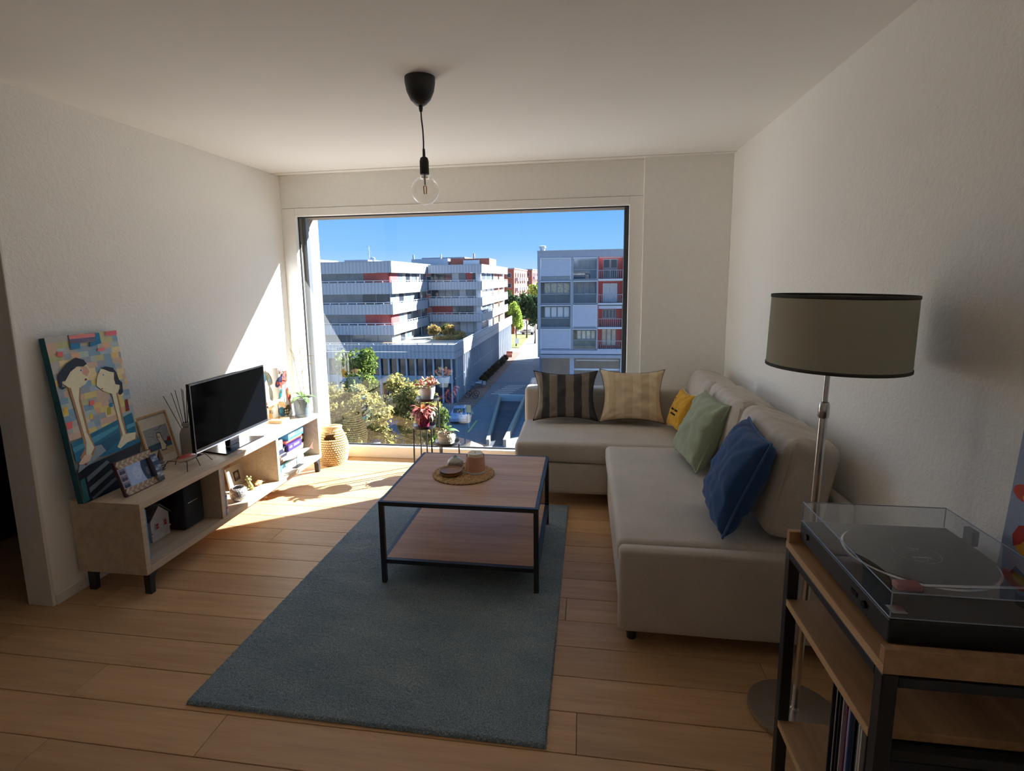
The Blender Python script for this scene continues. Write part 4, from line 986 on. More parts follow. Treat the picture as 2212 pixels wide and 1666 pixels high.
for pts in ([(-.01, 0, .08), (-.015, 0, .15), (-.03, .0, .30)], [(.02, .01, .08), (.024, .01, .2), (.032, .01, .33)]):
    add('stake', gtube([(pt[0] + a, pt[1] + b, pt[2] + c) for a, b, c in pts], .0014, 5), M['matte'], p3)
for k in range(5):
    a = -1.2 + k * .35
    add('air_root', gtube([(pt[0] + .055 * math.cos(a), pt[1] + .055 * math.sin(a), pt[2] + .085), (pt[0] + .074 * math.cos(a), pt[1] + .074 * math.sin(a), pt[2] + .075), (pt[0] + .075 * math.cos(a + .15), pt[1] + .075 * math.sin(a + .15), pt[2] + .03)], .0016, 5), root, p3, smooth=True)

# ------------------------------------------------------------------ corner sofa
def wrk(sc, am, sd_=0., puff=0., ax='y', c=(0, 0), hw_=(1, 1), only_up=True):
    def f(p, d):
        q = Vector(p) * sc + Vector((sd_, sd_ * .7, 0))
        w_ = mnoise.noise(q) * am + mnoise.noise(q * 2.7) * am * .35
        if d.z > .4 and puff:
            u_, v_ = (p.x - c[0]) / hw_[0], (p.y - c[1]) / hw_[1]
            w_ += puff * max(0, 1 - u_ * u_) * max(0, 1 - v_ * v_)
        if d.z > .6:                                            # fine pull lines in the cloth
            w_ += am * .25 * math.sin(60 * p.y + 7 * mnoise.noise(q * .8)) * max(0, mnoise.noise(q * .6 + Vector((3, 1, 0))))
        return w_
    return f
S0, S1, SY0, SY1, SZ = .153, 1.045, 2.132, 3.545, .437
so_ = thing('corner_sofa', 'taupe fabric corner sofa with a chaise in front of the window', 'sofa', (.5, 3.2, 0))
add('seat_base', roundbox(S0 + .012, S1, SY0 + .055, SY1, .062, .335, .012, (6, 8, 4)), M['sofa'], so_, smooth=True)
add('end_panel', roundbox(S0, S1, SY0, SY0 + .068, .060, SZ - .004, .022, (12, 6, 10), wrk(6, .0012)), M['sofa'], so_, smooth=True)
add('seat_cushion', roundbox(S0 - .004, .985, SY0 + .066, SY1 + .006, .325, SZ, .032, (40, 60, 8), wrk(5, .0035, 3., .012, 'y', (.57, 2.87), (.45, .75))), M['sofa'], so_, smooth=True)
add('chaise_base', roundbox(-.453, S1, SY1 + .004, 4.345, .085, .296, .012, (10, 6, 4)), M['sofa'], so_, smooth=True)
add('chaise_seat', roundbox(-.458, .985, SY1 - .006, 4.185, .300, SZ + .002, .034, (60, 36, 8), wrk(5, .004, 9., .016, 'x', (.1, 3.85), (.58, .34))), M['sofa'], so_, smooth=True)
add('armrest', roundbox(-.455, S1, 4.176, 4.348, .296, .690, .030, (30, 8, 14), wrk(4, .003, 5.)), M['sofa'], so_, smooth=True)
bk = roundbox(1.010, 1.062, SY0 + .07, 4.175, .062, .640, .024, (6, 40, 12), wrk(4, .002, 7.))
bk = ([(x + (.0 if z > .4 else .0), y, z) for x, y, z in bk[0]], bk[1])
add('backrest', bk, M['sofa'], so_, smooth=True)
for x, y in ((.215, 2.20), (.98, 2.20), (-.39, 3.62), (-.39, 4.28), (.98, 4.28)):
    add('foot', glathe([(.020, 0), (.026, .064 if y < 3 else .088)], 16, (x, y, 0)), M['matte'], so_, smooth=40)

# three loose back cushions
def back_cushion(label, yc, wd_, seed, top):
    t = thing('back_cushion', label, 'cushion', group='loose back cushions of the sofa')
    t.matrix_world = Matrix.Translation((.825, yc, SZ + .022)) @ Matrix.Rotation(math.radians(11), 4, 'Y')
    rs_ = random.Random(seed); o1, o2 = rs_.uniform(0, 40), rs_.uniform(0, 40)
    def dsp(p, d):
        u_, v_ = p.y / (wd_ / 2), (p.z - top / 2) / (top / 2)
        b_ = max(0, 1 - u_ * u_) ** .6 * max(0, 1 - v_ * v_) ** .5
        n1 = mnoise.noise(Vector((p.x * 4 + o1, p.y * 4, p.z * 4 + o2)))
        cre = (mnoise.noise(Vector(((p.y + .7 * p.x) * 22 + o1, p.x * 3, p.z * 3 + o2))) * .008 + math.sin(75 * (p.y + .6 * p.x) + 9 * n1 + o1) * .0016) * max(0, v_ + .25)
        rip = math.sin(34 * p.z + 9 * n1) * .003 * max(0, -v_ + .3)
        return (.042 * b_ if abs(d.x) > .5 else .006 * b_) + .010 * n1 + cre + rip
    g = roundbox(-.085, .105, -wd_ / 2, wd_ / 2, 0, top, .060, (14, 50, 32), dsp)
    add('cushion_cover', g, M['sofa'], t, smooth=True, local=True)
    add('seam', gtube([(-.085, -wd_ / 2 + .006, .04 + k * (top - .08) / 8) for k in range(9)], .0022, 5), M['sofa'], t, local=True, smooth=True)
    return t
back_cushion('nearest sofa back cushion, beside the floor lamp', 2.545, .668, 1, .432)
back_cushion('middle sofa back cushion, behind the green pillow', 3.252, .662, 2, .416)
back_cushion('far sofa back cushion in the corner by the window wall', 3.915, .600, 3, .396)

# ------------------------------------------------------------------ scatter pillows: lower corners, upper corners, thickness
def pillow(name, label, b0, b1, up, hgt_, th, mat, seed, wr=.006, edge=None, er=.003, pinch=.09, sag=0., n=28):
    b0, b1 = Vector(b0), Vector(b1); mid = (b0 + b1) / 2
    t = thing(name, label, 'pillow', group=None); t.matrix_world = frame_of(mid, b1 - b0, up)
    g, bord = pillow_shape((b1 - b0).length, hgt_, th, n, wr, seed, pinch, sag)
    c = add('cover', g, mat, t, smooth=True, local=True)
    if edge:
        add('edge_trim', gtube(bord, er, 6, False), edge, t, smooth=True, local=True)
    return t, c
stripe = vcol('striped_cotton', .95, .1); pz = SZ + .030
def stripes(c, cols, n=28):
    me_ = c.data; ys = [cols[int((i % n) / n * len(cols)) % len(cols)] for s in range(2) for j in range(n) for i in range(n)]
    paint_faces(c, ys)
p_, c_ = pillow('striped_pillow', 'charcoal and grey striped pillow against the window end of the sofa', (-.375, 4.025, pz), (.115, 4.045, pz), (.02, .110, .34), .385, .17, stripe, 31, .010, M['ink'], .0035, .17, .0, 32)
dk, md = srgb(70, 67, 66), srgb(128, 120, 110); stripes(c_, [md, dk, md, dk, md, dk, md, dk], 32)
p_, c_ = pillow('striped_pillow', 'beige tone-on-tone striped pillow beside the charcoal one', (.118, 4.020, pz), (.600, 4.010, pz), (.0, .115, .36), .405, .17, stripe, 32, .010, plain('brown_piping', srgb(96, 80, 62), .8), .003, .17, .0, 32)
t1_, t2_ = srgb(222, 203, 172), srgb(208, 187, 155); stripes(c_, [t1_, t2_, t1_, t2_, t1_, t2_, t1_, t2_], 32)
p_, c_ = pillow('mustard_pillow', 'small mustard pillow with cream piping and two lines of print', (.610, 3.990, pz), (.660, 3.740, pz), (.105, .02, .27), .290, .12, M['yellow'], 33, .007, M['cream'], .0035, .15)
for s_, z, sz in (('PER SCAPTE', .135, .019), ('DAMMPIA', .105, .018)):
    text('lettering', s_, M['ink'], p_, (.015, -.0600, z), (1, 0, 0), (0, 0, 1), sz, .0030)
add('sun_print', gmerge(*[gtube([(-.055 + .012 * math.cos(a), -.058, .20 + .012 * math.sin(a)), (-.055 + .022 * math.cos(a), -.055, .20 + .022 * math.sin(a))], .0014, 4) for a in [k * math.pi / 3 for k in range(6)]]), M['ink'], p_, local=True)
pillow('sage_pillow', 'sage green linen pillow with flanged edges in the middle of the sofa', (.575, 3.405, pz), (.618, 2.985, pz), (.165, .01, .37), .410, .17, M['green'], 34, .009, M['green_edge'], .0055, .09)
pillow('navy_pillow', 'navy blue linen pillow at the near end of the sofa', (.610, 2.650, pz), (.572, 2.215, pz), (.165, .045, .40), .440, .18, M['blue'], 35, .009, M['blue_edge'], .0055, .08)

# ------------------------------------------------------------------ floor lamp
lx, ly = .745, 1.842
lp = thing('floor_lamp', 'steel floor lamp with an olive grey drum shade beside the sofa', 'lamp', (lx, ly, 0), (0, math.radians(1.1), 0))
add('base', glathe([(.150, 0), (.152, .004), (.150, .016), (.06, .022), (.016, .026), (.012, .034)], 48), M['chrome'], lp, smooth=40, local=True)
add('pole', gtube([(0, 0, .03), (0, 0, 1.09)], .0125, 16), M['chrome'], lp, smooth=40, local=True)
add('collar', glathe([(.0125, 1.075), (.0165, 1.080), (.0165, 1.118), (.013, 1.128), (.009, 1.130)], 24), M['chrome'], lp, smooth=40, local=True)
add('upper_pole', gtube([(0, 0, 1.12), (0, 0, 1.37)], .0085, 16), M['chrome'], lp, smooth=40, local=True)
shade_m = fabric('olive_grey_shade', srgb(206, 203, 184), thread=600., var=.05, bump=.1); lin = plain('shade_lining', srgb(196, 184, 150), .7)
for m__ in (shade_m, lin):                     # thin cloth: some light comes through
    n_ = m__.node_tree; b_ = n_.nodes['Principled BSDF']; tr_ = n_.nodes.new('ShaderNodeBsdfTranslucent'); tr_.inputs[0].default_value = (*srgb(176, 172, 150), 1)
    mx_ = n_.nodes.new('ShaderNodeMixShader'); mx_.inputs[0].default_value = .4; n_.links.new(b_.outputs[0], mx_.inputs[1]); n_.links.new(tr_.outputs[0], mx_.inputs[2]); n_.links.new(mx_.outputs[0], n_.nodes['Material Output'].inputs[0])
add('shade', glathe([(.1985, 1.245), (.1965, 1.463)], 64, (.02, 0, 0), cap=False), shade_m, lp, smooth=True, local=True)
add('shade_lining', glathe([(.1970, 1.247), (.1950, 1.461)], 64, (.02, 0, 0), cap=False), lin, lp, smooth=True, local=True)
for z, r_ in ((1.245, .1985), (1.463, .1965)):
    add('shade_trim', glathe([(r_ - .0015, z - .003), (r_ + .0018, z - .002), (r_ + .0018, z + .007), (r_ - .0015, z + .008)], 64, (.02, 0, 0), cap=False), plain('shade_edge', srgb(58, 60, 52), .8), lp, smooth=True, local=True)
for k in range(3):
    a = 2 * math.pi * k / 3
    add('shade_spoke', gtube([(.0, 0, 1.36), (.02 + .19 * math.cos(a), .19 * math.sin(a), 1.40)], .002, 5), M['chrome'], lp, local=True)
add('bulb_holder', glathe([(.018, 1.36), (.018, 1.40), (.028, 1.42), (.03, 1.44), (.018, 1.465)], 16), M['white'], lp, smooth=True, local=True)

# ------------------------------------------------------------------ pendant lamp
hx, hy = -.722, 2.477
pn = thing('pendant_lamp', 'black pendant with a large clear globe bulb hanging from the ceiling', 'lamp', (hx, hy, H))
add('canopy', glathe([(.014, -.118), (.024, -.112), (.044, -.092), (.060, -.058), (.067, -.020), (.067, 0)], 40, (hx, hy, H)), M['matte'], pn, smooth=40)
add('cord_grip', glathe([(.006, -.142), (.009, -.128), (.009, -.112)], 16, (hx, hy, H)), M['matte'], pn, smooth=True)
add('cord', gtube([(hx, hy, H - .13), (hx + .001, hy, H - .17), (hx + .006, hy, H - .22), (hx + .007, hy, H - .27), (hx + .006, hy, H - .30), (hx + .007, hy, H - .335)], .0034, 8), M['matte'], pn, smooth=True)
add('socket', glathe([(.0195, -.410), (.0205, -.406), (.0205, -.352), (.016, -.338), (.0065, -.332), (.0055, -.300)], 24, (hx + .007, hy, H)), M['matte'], pn, smooth=35)
bulb_m = glass_sheet('bulb_glass', (.97, .97, .96), 1.5)
prof = [(.0155, -.408), (.0165, -.420), (.022, -.428)] + [(.0635 * math.sin(a), -.480 + .0635 * math.cos(a)) for a in [math.radians(d) for d in range(22, 181, 9)]]
add('bulb', glathe([(max(r_, .0005), z) for r_, z in prof][::-1], 40, (hx + .007, hy, H), cap=False), bulb_m, pn, smooth=True)
fil = plain('amber_filament', srgb(206, 140, 60), .4)
add('bulb_stem', gtube([(hx + .007, hy, H - .41), (hx + .007, hy, H - .455)], .0045, 8), plain('frosted_stem', srgb(206, 202, 190), .5), pn)
for s in (-1, 1):
    for s2 in (-1, 1):
        add('filament', gtube([(hx + .007 + s * .003, hy + s2 * .003, H - .458), (hx + .007 + s * .007, hy + s2 * .004, H - .465), (hx + .007 + s * .005, hy + s2 * .003, H - .495)], .0016, 6), fil, pn)

# ------------------------------------------------------------------ record stand
qx0, qx1, qy0, qy1 = .588, 1.045, 1.066, 1.590; QL = .030
rsd = thing('record_stand', 'brown wood record stand with a black metal frame', 'shelf', ((qx0 + qx1) / 2, (qy0 + qy1) / 2, 0))
for x in (qx0, qx1 - QL):
    for y in (qy0, qy1 - QL):
        add('post', rbox(x, x + QL, y, y + QL, 0, .750, .002), M['black'], rsd)
add('top_board', rbox(qx0, qx1, qy0 + .018, qy1 - .018, .752, .772, .001), M['shelfwood'], rsd)
for y in (qy0, qy1 - .018):
    add('end_lip', rbox(qx0, qx1, y, y + .018, .752, .806, .001), M['shelfwood'], rsd)
pale_e = M['lightwood']
for z in (.585, .190):
    add('shelf_board', rbox(qx0 + .001, qx1 - .001, qy0 + QL, qy1 - QL, z, z + .020, .001), M['shelfwood'], rsd)
    add('edge_band', gbox(qx0 - .0006, qx0 + .001, qy0 + QL, qy1 - QL, z, z + .020), pale_e, rsd)
add('edge_band', gbox(qx0 - .0006, qx0, qy0, qy1, .752, .772), pale_e, rsd)
for y in (qy0, qy1 - QL):
    for z in (.724, .562, .166):
        add('cross_rail', rbox(qx0 + QL, qx1 - QL, y, y + QL * .8, z, z + .022, .0015), M['black'], rsd)
for x in (qx0, qx1 - QL):
    add('long_rail', rbox(x, x + QL, qy0 + QL, qy1 - QL, .728, .750, .0015), M['black'], rsd)
add('long_rail', rbox(qx1 - QL, qx1, qy0 + QL, qy1 - QL, .164, .188, .0015), M['black'], rsd)
add('back_board', gbox(qx1 - .012, qx1 - .004, qy0 + QL, qy1 - QL, .212, .583), M['shelfwood'], rsd)
lowp = [(.40, .02), (.75, .02)]
# records on the lower board
recs = [((26, 26, 30), .004), ((212, 206, 196), .003), ((24, 24, 34), .0045), ((30, 30, 30), .0038), ((196, 186, 190), .003), ((120, 60, 92), .0035), ((206, 200, 206), .003), ((86, 106, 160), .0036), ((24, 24, 28), .004), ((28, 26, 30), .006), ((216, 214, 206), .003), ((208, 206, 198), .0034), ((20, 22, 40), .005), ((26, 26, 34), .004), ((222, 220, 214), .0035), ((40, 36, 44), .004), ((170, 160, 150), .003), ((30, 30, 40), .004)]
y_ = qy0 + QL + .012; rt = random.Random(4)
cn_ = {'dark': 'charcoal', 'lite': 'white'}
ordn = ['first', 'second', 'third', 'fourth', 'fifth', 'sixth', 'seventh', 'eighth', 'ninth', 'tenth', 'eleventh', 'twelfth', 'thirteenth', 'fourteenth', 'fifteenth', 'sixteenth', 'seventeenth', 'eighteenth']
for k, (c, th) in enumerate(recs[::-1]):
    lum = sum(c) / 3; kind_ = 'black' if lum < 42 else 'plum' if c[0] > 100 and c[1] < 80 else 'blue' if c[2] - c[0] > 40 else 'pale'
    t = thing('record_sleeve', f'{kind_} record sleeve, {ordn[k]} from the near post of the stand', 'record', (.79, y_ + th / 2, .2105), group='record sleeves on the lower board')
    add('sleeve', gbox(.628 + rt.uniform(-.004, .006), .94, y_, y_ + th, .2105, .2105 + .312), plain('sleeve_card', srgb(*c), .55, var=.06), t)
    y_ += th + .0085 + rt.uniform(0, .003)

# ------------------------------------------------------------------ turntable
tx0_, tx1_, tY0, tY1 = .614, .985, 1.108, 1.568
tt = thing('turntable', 'black turntable with a clear dust cover on the record stand', 'turntable', (.8, 1.34, .7725))
for x in (tx0_ + .05, tx1_ - .05):
    for y in (tY0 + .05, tY1 - .05):
        add('foot', glathe([(.020, 0), (.024, .004), (.024, .018)], 20, (x, y, .7725)), M['matte'], tt, smooth=40)
add('plinth', gbevel(gbox(tx0_, tx1_, tY0, tY1, .790, .843), .004, 2), M['matte'], tt)
pcx, pcy = .800, 1.365
add('platter', glathe([(.150, .843), (.156, .846), (.156, .858), (.152, .860), (.15, .8605)], 64, (pcx, pcy, 0)), M['silver'], tt, smooth=35)
add('spindle', gtube([(pcx, pcy, .86), (pcx, pcy, .874)], .0036, 10), M['silver'], tt, smooth=30)
add('tonearm_base', gmerge(gcyl((tx1_ - .055, tY0 + .085), .030, .843, .868, 24), gcyl((tx1_ - .055, tY0 + .085), .016, .868, .880, 20)), M['gloss'], tt, smooth=35)
add('tonearm', gtube([(tx1_ - .03, tY0 + .085, .884), (tx1_ - .055, tY0 + .085, .884), (.80, tY0 + .080, .880), (.705, tY0 + .088, .872)], .0036, 8), M['silver'], tt, smooth=True)
add('counterweight', gxf(gcyl((0, 0), .013, -.012, .012, 20), Matrix.Translation((tx1_ - .024, tY0 + .085, .884)) @ Matrix.Rotation(math.pi / 2, 4, 'Y')), M['matte'], tt, smooth=35)
lab(add('headshell', gbevel(gbox(.665, .715, tY0 + .076, tY0 + .102, .8625, .878), .003, 1), plain('red_headshell', srgb(168, 44, 40), .35), tt), 'red cartridge head')
for y in (1.20, 1.515):
    add('front_knob', gxf(gcyl((0, 0), .008, 0, .006, 16), Matrix.Translation((tx0_, y, .818)) @ Matrix.Rotation(-math.pi / 2, 4, 'Y')), M['gloss'], tt, smooth=35)
add('speed_button', gbox(tx0_ - .002, tx0_, 1.235, 1.262, .812, .822), M['gloss'], tt)
add('start_button', gbox(tx0_ + .015, tx0_ + .045, tY0 + .02, tY0 + .05, .843, .846), M['silver'], tt)
cov_m = glass_sheet('clear_acrylic', (.92, .935, .95), 1.49)
z0_, z1_, tk = .845, .900, .0025
for nm, b in (('cover_top', (tx0_ + .002, tx1_ - .008, tY0 + .004, tY1 - .004, z1_ - .0006, z1_)), ('cover_front', (tx0_ + .002, tx0_ + .0026, tY0 + .004, tY1 - .004, z0_, z1_)), ('cover_back', (tx1_ - .0086, tx1_ - .008, tY0 + .004, tY1 - .004, z0_, z1_)),
              ('cover_side', (tx0_ + .002, tx1_ - .008, tY0 + .004, tY0 + .0046, z0_, z1_)), ('cover_side', (tx0_ + .002, tx1_ - .008, tY1 - .0046, tY1 - .004, z0_, z1_))):
    add(nm, gbox(*b), cov_m, tt)
edge_m = plain('acrylic_edge', srgb(150, 160, 176), .2, spec=.8, var=.03)
c0, c1, d0, d1 = tx0_ + .002, tx1_ - .008, tY0 + .004, tY1 - .004
for a_, b_2 in (((c0, d0, z1_), (c0, d1, z1_)), ((c0, d0, z1_), (c1, d0, z1_)), ((c0, d0, z0_), (c0, d0, z1_)), ((c0, d1, z0_), (c0, d1, z1_)), ((c1, d0, z1_), (c1, d1, z1_)), ((c0, d1, z1_), (c1, d1, z1_)), ((c0, d0, z0_), (c1, d0, z0_)), ((c0, d0, z0_), (c0, d1, z0_)), ((c1, d1, z0_), (c1, d1, z1_)), ((c1, d0, z0_), (c1, d0, z1_))):
    add('cover_edge', gtube([a_, b_2], .0012, 6), edge_m, tt)
for y in (tY0 + .10, tY1 - .10):
    add('hinge', gbevel(gbox(tx1_ - .012, tx1_ + .004, y - .018, y + .018, .846, .886), .002, 1), plain('grey_hinge', srgb(90, 94, 98), .4), tt)
# the record on the platter
rec = thing('vinyl_record', 'black vinyl record with a dark label on the turntable platter', 'record', (pcx, pcy, .861))
vm2, n_, b_ = _mk('grooved_vinyl'); wv_ = n_.nodes.new('ShaderNodeTexWave'); wv_.wave_type = 'RINGS'; wv_.rings_direction = 'Z'; wv_.inputs['Scale'].default_value = 260.; n_.links.new(_coord(n_, 1.), wv_.inputs['Vector'])
b_.inputs['Base Color'].default_value = (.012, .012, .013, 1); b_.inputs['Specular IOR Level'].default_value = .2; b_.inputs['Roughness'].default_value = .35; _bump(n_, b_, wv_.outputs['Fac'], .12, .0006)
add('disc', glathe([(.149, 0), (.151, .0008), (.150, .0018), (.05, .0016), (.004, .0016)], 72, (pcx, pcy, .861)), vm2, rec, smooth=30)
add('centre_label', gcyl((pcx, pcy), .050, .8627, .8630, 48), plain('dark_label', srgb(36, 36, 38), .5), rec)
lgm = plain('pale_label_ink', srgb(176, 172, 160), .6)
add('label_ring', gmerge(*[gtube([(pcx + .0485 * math.cos(a), pcy + .0485 * math.sin(a), .8631) for a in [math.radians(d) for d in range(150, 391, 8)]], .0005, 4, False)]), lgm, rec)
add('label_logo', gmerge(gtube([(pcx + a, pcy + b, .8631) for a, b in ((.004, -.036), (-.008, -.041), (-.020, -.036), (-.022, -.024))], .0006, 4, False), gtube([(pcx + .004, pcy - .036, .8631), (pcx + .012, pcy - .024, .8631)], .0006, 4, False)), lgm, rec)
for s_, yy, sz in (('Fontana', -.022, .0125), ('STEREO', .024, .006), ('SIDE 1', .014, .005)):
    text('lettering', s_, lgm, rec, (0, yy, .0023), (-1, 0, 0), (0, -1, 0), sz, .0001)
# small canvas on the stand, leaning on the right wall
wc = thing('small_canvas', 'pale blue canvas with orange fruit shapes behind the turntable', 'painting'); wc.matrix_world = frame_of((1.030, 1.22, .7735), (0, -1, 0), (.022, 0, .40))
add('canvas', gbevel(gbox(-.225, .225, 0, .015, 0, .42), .002, 1), plain('canvas_side', srgb(150, 160, 176), .8), wc, local=True)
decal('painted_scene', [(srgb(150, 162, 186), rect(0, 0, 1, 1)), (srgb(214, 150, 40), ell(.20, .30, .13, .10, 18)), (srgb(178, 52, 40), [(.06, .30), (.09, .37), (.15, .40), (.16, .33), (.12, .27), (.08, .24)]), (srgb(180, 150, 150), rect(.05, .12, .30, .20)), (srgb(36, 34, 56), [(.05, 0), (.40, 0), (.40, .12), (.25, .10), (.12, .14)]), (srgb(200, 70, 50), ell(.10, .56, .09, .05, 14)), (srgb(216, 180, 60), ell(.13, .54, .05, .03, 12)), (srgb(226, 150, 50), ell(.6, .6, .12, .12, 16))], M['acrylic'], wc, (-.225, 0, 0), (.45, 0, 0), (0, 0, .42), step=.0001)
# ------------------------------------------------------------------ outside: ground, street
GZ = -13.5
def ribbed(name, c, pitch, rough=.6, axis=0):
    m, n, b = _mk(name); t = n.nodes.new('ShaderNodeTexCoord'); mp = n.nodes.new('ShaderNodeMapping'); n.links.new(t.outputs['Object'], mp.inputs[0])
    wv = n.nodes.new('ShaderNodeTexWave'); wv.wave_type = 'BANDS'; wv.bands_direction = 'X' if axis == 0 else 'Y'; wv.inputs['Scale'].default_value = .31416 * 1. / pitch
    n.links.new(mp.outputs[0], wv.inputs['Vector'])
    n.links.new(_ramp(n, wv.outputs['Fac'], [(.25, tuple(x * .80 for x in c)), (.6, c)]), b.inputs['Base Color']); b.inputs['Roughness'].default_value = rough; b.inputs['Specular IOR Level'].default_value = .3
    _bump(n, b, wv.outputs['Fac'], .5, .05); return m
M['metal_f'] = ribbed('ribbed_cladding', srgb(166, 171, 180), .50); M['metal_s'] = ribbed('ribbed_cladding_side', srgb(166, 171, 180), .50, axis=1)
M['rail'] = plain('pale_rail', srgb(196, 202, 210), .5, var=.03); M['cap'] = plain('roof_cap', srgb(150, 154, 158), .6, var=.03)
M['ext_red'] = plain('red_panel', srgb(164, 72, 70), .6, var=.06); M['brick'] = plain('red_brick', srgb(150, 84, 66), .8, var=.15, nscale=3.)
M['ext_grey'] = plain('grey_panel', srgb(160, 168, 186), .6, var=.05, nscale=2.); M['conc'] = plain('grey_concrete', srgb(140, 148, 162), .8, var=.08, nscale=2.)
M['ext_glass'] = plain('facade_glass', srgb(104, 112, 122), .12, spec=.7, var=.25, nscale=.6); M['ext_dark'] = plain('dark_glass', srgb(50, 56, 64), .1, spec=.7, var=.2, nscale=.8)
M['ext_white'] = plain('white_panel', srgb(176, 182, 190), .6, var=.03); M['mull'] = plain('grey_mullion', srgb(130, 138, 150), .5, var=.03)
M['beige_w'] = plain('pale_wall', srgb(150, 144, 134), .8, var=.06, nscale=1.)
M['asphalt'] = plain('asphalt', srgb(110, 112, 118), .9, var=.10, nscale=1.2); M['paving'] = plain('light_paving', srgb(140, 135, 127), .9, var=.14, nscale=.6)
M['terra'] = plain('terracotta_deck', srgb(156, 112, 92), .85, var=.10, nscale=2.); M['pale_line'] = plain('pale_road_paint', srgb(176, 172, 164), .8); M['yel_line'] = plain('yellow_road_paint', srgb(186, 178, 96), .8)
M['grass'] = plain('lawn', srgb(104, 112, 56), .95, var=.25, nscale=.5)
def ext(name, g, m, label):
    o = add(name, g, m); o['kind'] = 'structure'; o['label'] = label; o['category'] = name.split('_')[-1]; return o
ext('ground', gbox(-900, 900, YO + .8, 2600, GZ - .5, GZ - .06), M['paving'], 'wide pale paved ground around the street blocks')
ext('road', gbox(-13.6, -5.9, 20, 420, GZ - .06, GZ), M['asphalt'], 'grey asphalt street running away between the blocks')
ext('parking_lot', gbox(-30, -13.6, 20, 62.5, GZ - .06, GZ - .004), M['asphalt'], 'grey asphalt car park in front of the podium')
ext('lawn', gbox(-26, -14.2, 119.5, 150, GZ - .06, GZ + .05), M['grass'], 'small sunlit lawn at the street corner')
pv = sempty('pavement', 'terracotta striped pavement along the podium wall'); pv['category'] = 'pavement'
sm = mesh_of('paving_strip', gbox(-1.25, 1.25, -.24, .24, 0, .03), M['terra']); sp_ = mesh_of('paving_strip', gbox(-1.25, 1.25, -.24, .24, 0, .034), M['pale_line'])
add('paving_bed', gbox(-15.4, -13.0, 62, 112, GZ - .01, GZ + .012), plain('dark_paving', srgb(110, 96, 90), .9), pv)
for k in range(50):
    link('paving_strip', sm, pv, (-14.2, 62.6 + k, GZ + .012))
for k in range(6):
    o = link('paving_strip', sp_, pv, (-10.9 + .42 * k * .7, 70.2 + k * 1.15, GZ - .012), (0, 0, .02))
for k in range(5):
    link('paving_strip', sp_, pv, (-10.6 + .1 * k, 100 + 2.2 * k, GZ - .012))
pl_ = sempty('parking_lines', 'yellow painted parking bay lines on the asphalt'); pl_['category'] = 'marking'
for x, y in ((-11.35, 54.0), (-9.05, 54.0)):
    add('painted_line', gxf(gbox(-.09, .09, -2.3, 2.3, 0, .02), Matrix.Translation((x, y, GZ - .004))), M['yel_line'], pl_)
# garage ramp
rp_ = sempty('garage_ramp', 'sunken garage ramp between two pale parapet walls'); rp_['category'] = 'ramp'
add('ramp_floor', gprism([(-8.5, 47.5), (-7.3, 47.5), (-7.5, 65.8), (-10.2, 65.8)], GZ, GZ + .02), plain('dark_ramp', srgb(60, 64, 72), .9, var=.2, nscale=1.), rp_)
add('ramp_wall', gprism([(-8.75, 47.4), (-8.45, 47.4), (-10.15, 66.0), (-10.5, 66.0)], GZ, GZ + .6), plain('lit_parapet', srgb(140, 134, 122), .85, var=.1), rp_)
add('ramp_wall', gprism([(-7.15, 47.2), (-6.85, 47.2), (-7.0, 66.0), (-7.3, 66.0)], GZ, GZ + .7), plain('pale_parapet', srgb(150, 142, 128), .85, var=.1), rp_)
add('ramp_end_wall', gbox(-10.5, -6.75, 66.0, 66.25, GZ, GZ + .8), M['ext_white'], rp_)
fn = thing('slat_fence', 'pale vertical slat fence beside the right-hand block', 'fence', (-6.2, 75, GZ))
fsl = mesh_of('slat', gbox(-.03, .03, -.16, .16, 0, 1.5), M['ext_white'])
for k in range(34):
    link('slat', fsl, fn, (-.35, -9.2 + k * .55, 0))
add('fence_rail', gbox(-6.62, -6.58, 65.6, 84.6, GZ + .2, GZ + .3), M['mull'], fn); add('fence_rail', gbox(-6.62, -6.58, 65.6, 84.6, GZ + 1.2, GZ + 1.3), M['mull'], fn)

# ------------------------------------------------------------------ left apartment block, two upper volumes
def levels(t, front, x0, x1, y0, y1, bands, posts=True, rail_h=.20):
    """balcony bands on the front (y0) and the sunlit side (x1), with a handrail on posts"""
    for i, (zt, zb) in enumerate(bands):
        add('balcony_band', gbox(x0, x1, y0, y0 + .14, zb, zt), M['metal_f'], t)
        add('balcony_band', gbox(x1 - .14, x1, y0 + .14, y1, zb, zt), M['metal_s'], t)
        if i:
            add('handrail', gbox(x0, x1, y0, y0 + .07, zt + rail_h, zt + rail_h + .07), M['rail'], t); add('handrail', gbox(x1 - .07, x1, y0 + .07, y1, zt + rail_h, zt + rail_h + .07), M['rail'], t)
            x = x1 - .05
            while x > x0 and x > -45:
                add('rail_post', gbox(x - .05, x + .05, y0 + .01, y0 + .06, zt, zt + rail_h), M['rail'], t); x -= 1.28
            y = y0 + .6
            while y < y1:
                add('rail_post', gbox(x1 - .06, x1 - .01, y - .05, y + .05, zt, zt + rail_h), M['rail'], t); y += 1.28
    add('floor_slab', gbox(x0, x1 - .15, y0 + .15, y1, bands[0][0] - .5, bands[0][0] - .05), M['conc'], t)
    add('roof_cap', gmerge(gbox(x0, x1 + .05, y0 - .05, y0 + .2, bands[0][0], bands[0][0] + .07), gbox(x1 - .2, x1 + .05, y0 + .2, y1, bands[0][0], bands[0][0] + .07)), M['cap'], t)
    for zt, zb in bands[1:]:
        add('floor_slab', gbox(x0, x1 - .15, y0 + .15, y1, zb + .05, zb + .35), M['conc'], t)
XA, XB, XP = -25.57, -16.40, -15.41
